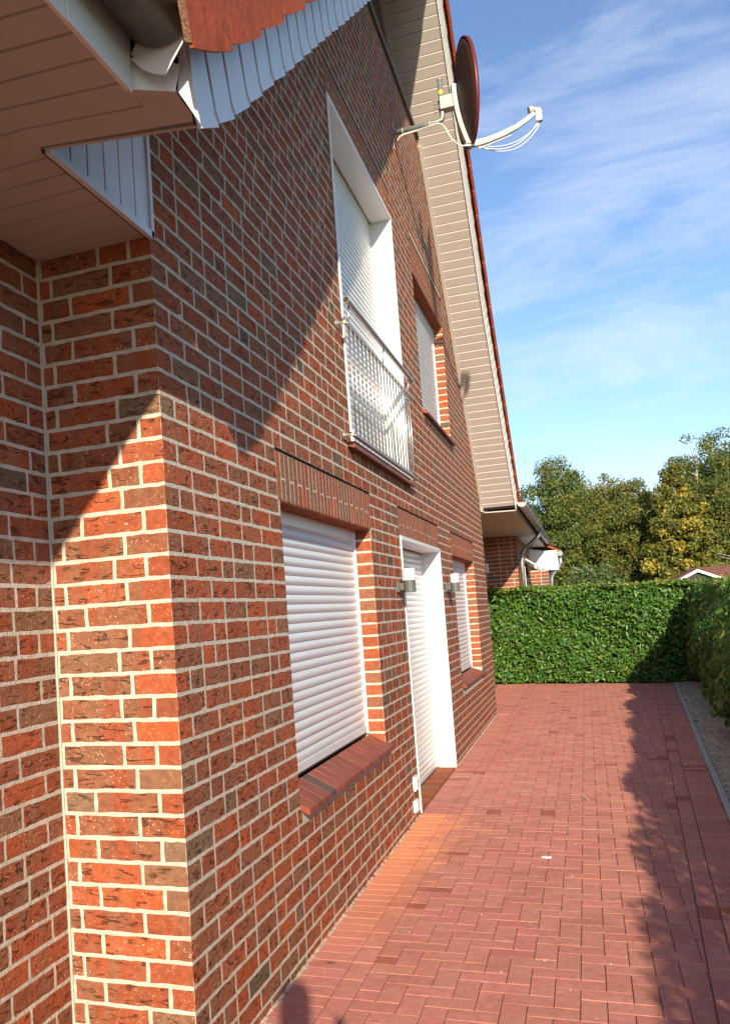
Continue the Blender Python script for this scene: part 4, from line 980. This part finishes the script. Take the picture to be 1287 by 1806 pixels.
# ---- trees
def tree(name, x, y, h, rx, zlo, base, alt, pa, seed, lab, n=26000, grp='trees beyond the hedge', ls=.13, trunk=M_BARK, weep=.3, dens=1.0):
    r_ = np.random.default_rng(seed); t = empty(name, (x, y, 0), lab, 'tree', grp)
    b = MB(); b.tube([(0, 0, 0), (.1, 0, h*.3), (-.05, .1, h*.6), (.05, 0, h*.93)], [h*.018, h*.014, h*.009, .01], 8); nl = 16
    cl = []
    for k in range(nl):
        z0 = h*(.22+.7*k/nl); a_ = r_.uniform(0, 6.28); rr = rx*(.55+.45*r_.random())*math.sin(math.pi*min(1, max(.12, (z0/h-zlo*.6)/(1.08-zlo*.6))))**.7
        rr *= .6; e_ = (math.cos(a_)*rr, math.sin(a_)*rr, min(z0+rr*.5, h*.95)); b.tube([(0, 0, z0), (e_[0]*.5, e_[1]*.5, z0+(e_[2]-z0)*.6), e_], [h*.005, h*.003, .008], 5); cl.append(e_)
    b.build('trunk', trunk, t)
    nc = 420; C = []
    while len(C) < nc:
        u = r_.uniform(-1, 1, 3)
        zz = (u[2]+1)/2; prof = math.sin(math.pi*(zz*.86+.12))**.75*(1-.30*zz)
        rad = math.hypot(u[0], u[1])
        if rad > prof*(.82+.3*r_.random()) or (rad < prof*.45 and r_.random() < .5): continue
        C.append((u[0]*rx, u[1]*rx, h*(zlo+(1-zlo)*zz)))
    C = np.array(C); sz_ = r_.uniform(.20, .50, nc)*rx*.46; sh = r_.uniform(.84, 1.16, nc)
    w_ = sz_**2; idx = r_.choice(nc, n, p=w_/w_.sum()); g = r_.normal(0, 1, (n, 3)); g /= (np.linalg.norm(g, axis=1, keepdims=True)); g *= r_.random((n, 1))**.45
    pos = C[idx]+g*sz_[idx][:, None]*1.15*np.array([1, 1, .75]); pos[:, 2] -= weep*r_.random(n)*sz_[idx]
    top = pos[:, 2] > h*1.02; pos[top, 2] = h*1.02-r_.random(top.sum())*.3
    nrm = g*1.0+r_.normal(0, .7, (n, 3))+np.array([0, 0, .3]); up = r_.normal(0, .7, (n, 3))+np.array([0, 0, -.6])
    k = r_.uniform(.65, 1.3, (n, 1))*sh[idx][:, None]; col = np.array(base)[None]*k; ac = r_.random(nc) < pa; msk = (ac[idx] & (r_.random(n) < .75)) | (r_.random(n) < pa*.25); col[msk] = np.array(alt)[None]*k[msk]
    leaf_mesh('crown', pos, nrm, up, r_.uniform(ls*.7, ls*1.25, n), col, M_TLEAF, 'stuff', t, .62); return t
G1, G2c, G3 = (.120, .170, .038), (.150, .178, .038), (.115, .165, .050); YL, OL = (.42, .34, .05), (.22, .20, .042)
T = [('birch_tree', -1.6, 42, 6.9, 2.2, .12, G2c, OL, .35, 'dark olive tree just right of the roof edge'),
     ('birch_tree', .5, 40, 7.9, 2.1, .12, G1, OL, .20, 'taller green tree, the pointed one left of centre'),
     ('birch_tree', 2.4, 43, 7.2, 2.2, .10, G2c, OL, .45, 'yellowing olive tree behind the middle of the hedge'),
     ('birch_tree', 3.9, 45, 7.0, 2.0, .15, G1, OL, .3, 'thin green tree left of the yellow birch'),
     ('yellow_birch', 4.75, 37, 6.4, 1.35, .06, (.16, .175, .035), YL, .30, 'yellow autumn birch with a pale visible trunk'),
     ('birch_tree', 7.1, 42, 8.4, 2.3, .10, G3, OL, .15, 'broad grey-green tree right of the yellow birch'),
     ('birch_tree', 9.6, 40, 9.2, 2.4, .12, G3, OL, .12, 'high grey-green tree second from the right picture edge'),
     ('birch_tree', 8.6, 48, 8.6, 2.4, .12, G1, OL, .3, 'background tree between the two broad right trees'),
     ('birch_tree', 1.5, 48, 8.0, 2.5, .08, G2c, OL, .3, 'background tree showing between the pointed tree and the olive one'),
     ('birch_tree', 3.2, 39, 6.3, 2.0, .08, G2c, OL, .4, 'shorter olive tree in front, left of the yellow birch'),
     ('birch_tree', 6.0, 41, 8.0, 2.3, .08, G1, OL, .3, 'background tree right behind the yellow birch'),
     ('birch_tree', 10.6, 43, 10.9, 2.4, .12, G3, OL, .12, 'very tall tree cut off by the right picture edge'),
     ('shrub', 1.6, 33, 2.9, 1.6, .0, G3, OL, .1, 'low round dark bush over the left part of hedge'),
     ('shrub', 6.4, 34, 3.0, 1.9, .0, G1, OL, .2, 'low green bush behind the tiled shed roof')]
for i, (nm, x, y, h, rx, zlo, ba, al, pa, lab) in enumerate(T):
    tree(nm, x, y, h, rx, zlo, ba, al, pa, 100+i, lab, n=20000 if nm == 'shrub' else 60000, ls=.105 if nm != 'yellow_birch' else .12)
wd = np.random.default_rng(5); n = 60000; x = wd.uniform(-14, 26, n); z = wd.random(n)**.8*(4.6+1.0*np.sin(x*.9)+.7*np.sin(x*2.3)); y = 56+wd.uniform(-1.5, 1.5, n)
o_ = leaf_mesh('distant_wood', np.stack([x, y, z], 1), wd.normal(0, 1, (n, 3))+np.array([0, -.6, .4]), wd.normal(0, 1, (n, 3)), wd.uniform(.2, .38, n), np.array([[.045, .065, .02]])*wd.uniform(.5, 1.5, (n, 1)), M_TLEAF, 'stuff', None, .7)
tag(o_, 'dark strip of woodland behind the garden trees', 'woodland')

M_DULL = mat('dull_brown_tile', (.17, .065, .045), .8, noise=(8, .3, (1, 1, 1)))
# ---- shed roof beyond the right end of the hedge
sh = empty('garden_shed', (4.3, 26, 0), 'dark garden shed with white gable trim and red tiled roof', 'shed')
ap, ev = (4.10, 2.19), [(3.43, 1.86), (4.86, 1.84)]
b = MB(); b.prism([rel(sh, p) for p in ((3.55, 26.05, 0), (4.75, 26.05, 0), (4.75, 26.05, 1.86), (4.10, 26.05, 2.14), (3.55, 26.05, 1.88))], (0, 2.6, 0)); b.build('wall', mat('dark_timber', (.03, .028, .028), .7), sh)
for e_ in ev:
    b = MB(); b.prism([rel(sh, p) for p in ((ap[0], 25.95, ap[1]), (e_[0], 25.95, e_[1]), (e_[0], 25.95, e_[1]-.07), (ap[0], 25.95, ap[1]-.075))], (0, .03, 0)); b.build('fascia_board', M_WHITE, sh)
    rows = 6
    for k in range(rows):
        t0, t1 = k/rows, (k+1.1)/rows; lp = lambda t: (ap[0]+(e_[0]-ap[0])*t, ap[1]+(e_[1]-ap[1])*t+.035)
        a0, a1 = lp(1-t0), lp(max(0, 1-t1)); b = MB(); b.prism([rel(sh, p) for p in ((a0[0], 25.93, a0[1]+.012), (a1[0], 25.93, a1[1]), (a1[0], 25.93, a1[1]-.02), (a0[0], 25.93, a0[1]-.01))], (0, 2.8, 0)); b.build('tile_row', M_DULL, sh)
# longer roof running off to the right
b = MB(); b.prism([rel(sh, p) for p in ((4.12, 28.9, 2.24), (5.4, 28.9, 2.26), (5.6, 28.2, 1.9), (4.9, 28.2, 1.9))], (0, .05, .05)); b.build('side_roof', M_DULL, sh)

# ---- the photographer, whose head and shoulders throw the small shadow at the wall foot
def person(loc):
    t = empty('person', loc, 'person in dark jacket standing just behind the camera with raised arms', 'person')
    V = [(0, 0, .95, .14, .11), (0, 0, 1.12, .14, .10), (0, .01, 1.32, .17, .11), (0, .0, 1.46, .11, .08), (0, .02, 1.53, .055, .055), (0, .03, 1.60, .07, .08), (0, .03, 1.70, .075, .09), (0, .03, 1.77, .05, .06),
         (-.19, 0, 1.42, .06, .06), (-.20, .16, 1.24, .045, .045), (-.09, .34, 1.42, .032, .032), (-.06, .40, 1.50, .03, .02),
         (.19, 0, 1.42, .06, .06), (.20, .16, 1.24, .045, .045), (.09, .34, 1.42, .032, .032), (.06, .40, 1.50, .03, .02),
         (-.10, 0, .88, .095, .10), (-.11, .02, .50, .062, .065), (-.12, -.02, .08, .042, .045), (-.13, .12, .03, .04, .03),
         (.10, 0, .88, .095, .10), (.11, .02, .50, .062, .065), (.12, -.02, .08, .042, .045), (.13, .12, .03, .04, .03)]
    E_ = [(0, 1), (1, 2), (2, 3), (3, 4), (4, 5), (5, 6), (6, 7), (3, 8), (8, 9), (9, 10), (10, 11), (3, 12), (12, 13), (13, 14), (14, 15), (0, 16), (16, 17), (17, 18), (18, 19), (0, 20), (20, 21), (21, 22), (22, 23)]
    me = bpy.data.meshes.new('body'); me.from_pydata([v[:3] for v in V], E_, []); o = link('body', me, t)
    sk = o.modifiers.new('skin', 'SKIN'); sk.use_smooth_shade = True
    for i, v in enumerate(V): me.skin_vertices[0].data[i].radius = (v[3], v[4]); me.skin_vertices[0].data[i].use_root = i == 0
    ss = o.modifiers.new('s', 'SUBSURF'); ss.levels = 2; ss.render_levels = 2
    me.materials.append(mat('dark_jacket', (.05, .055, .07), .85)); return t
person((1.42, -.42, 0))
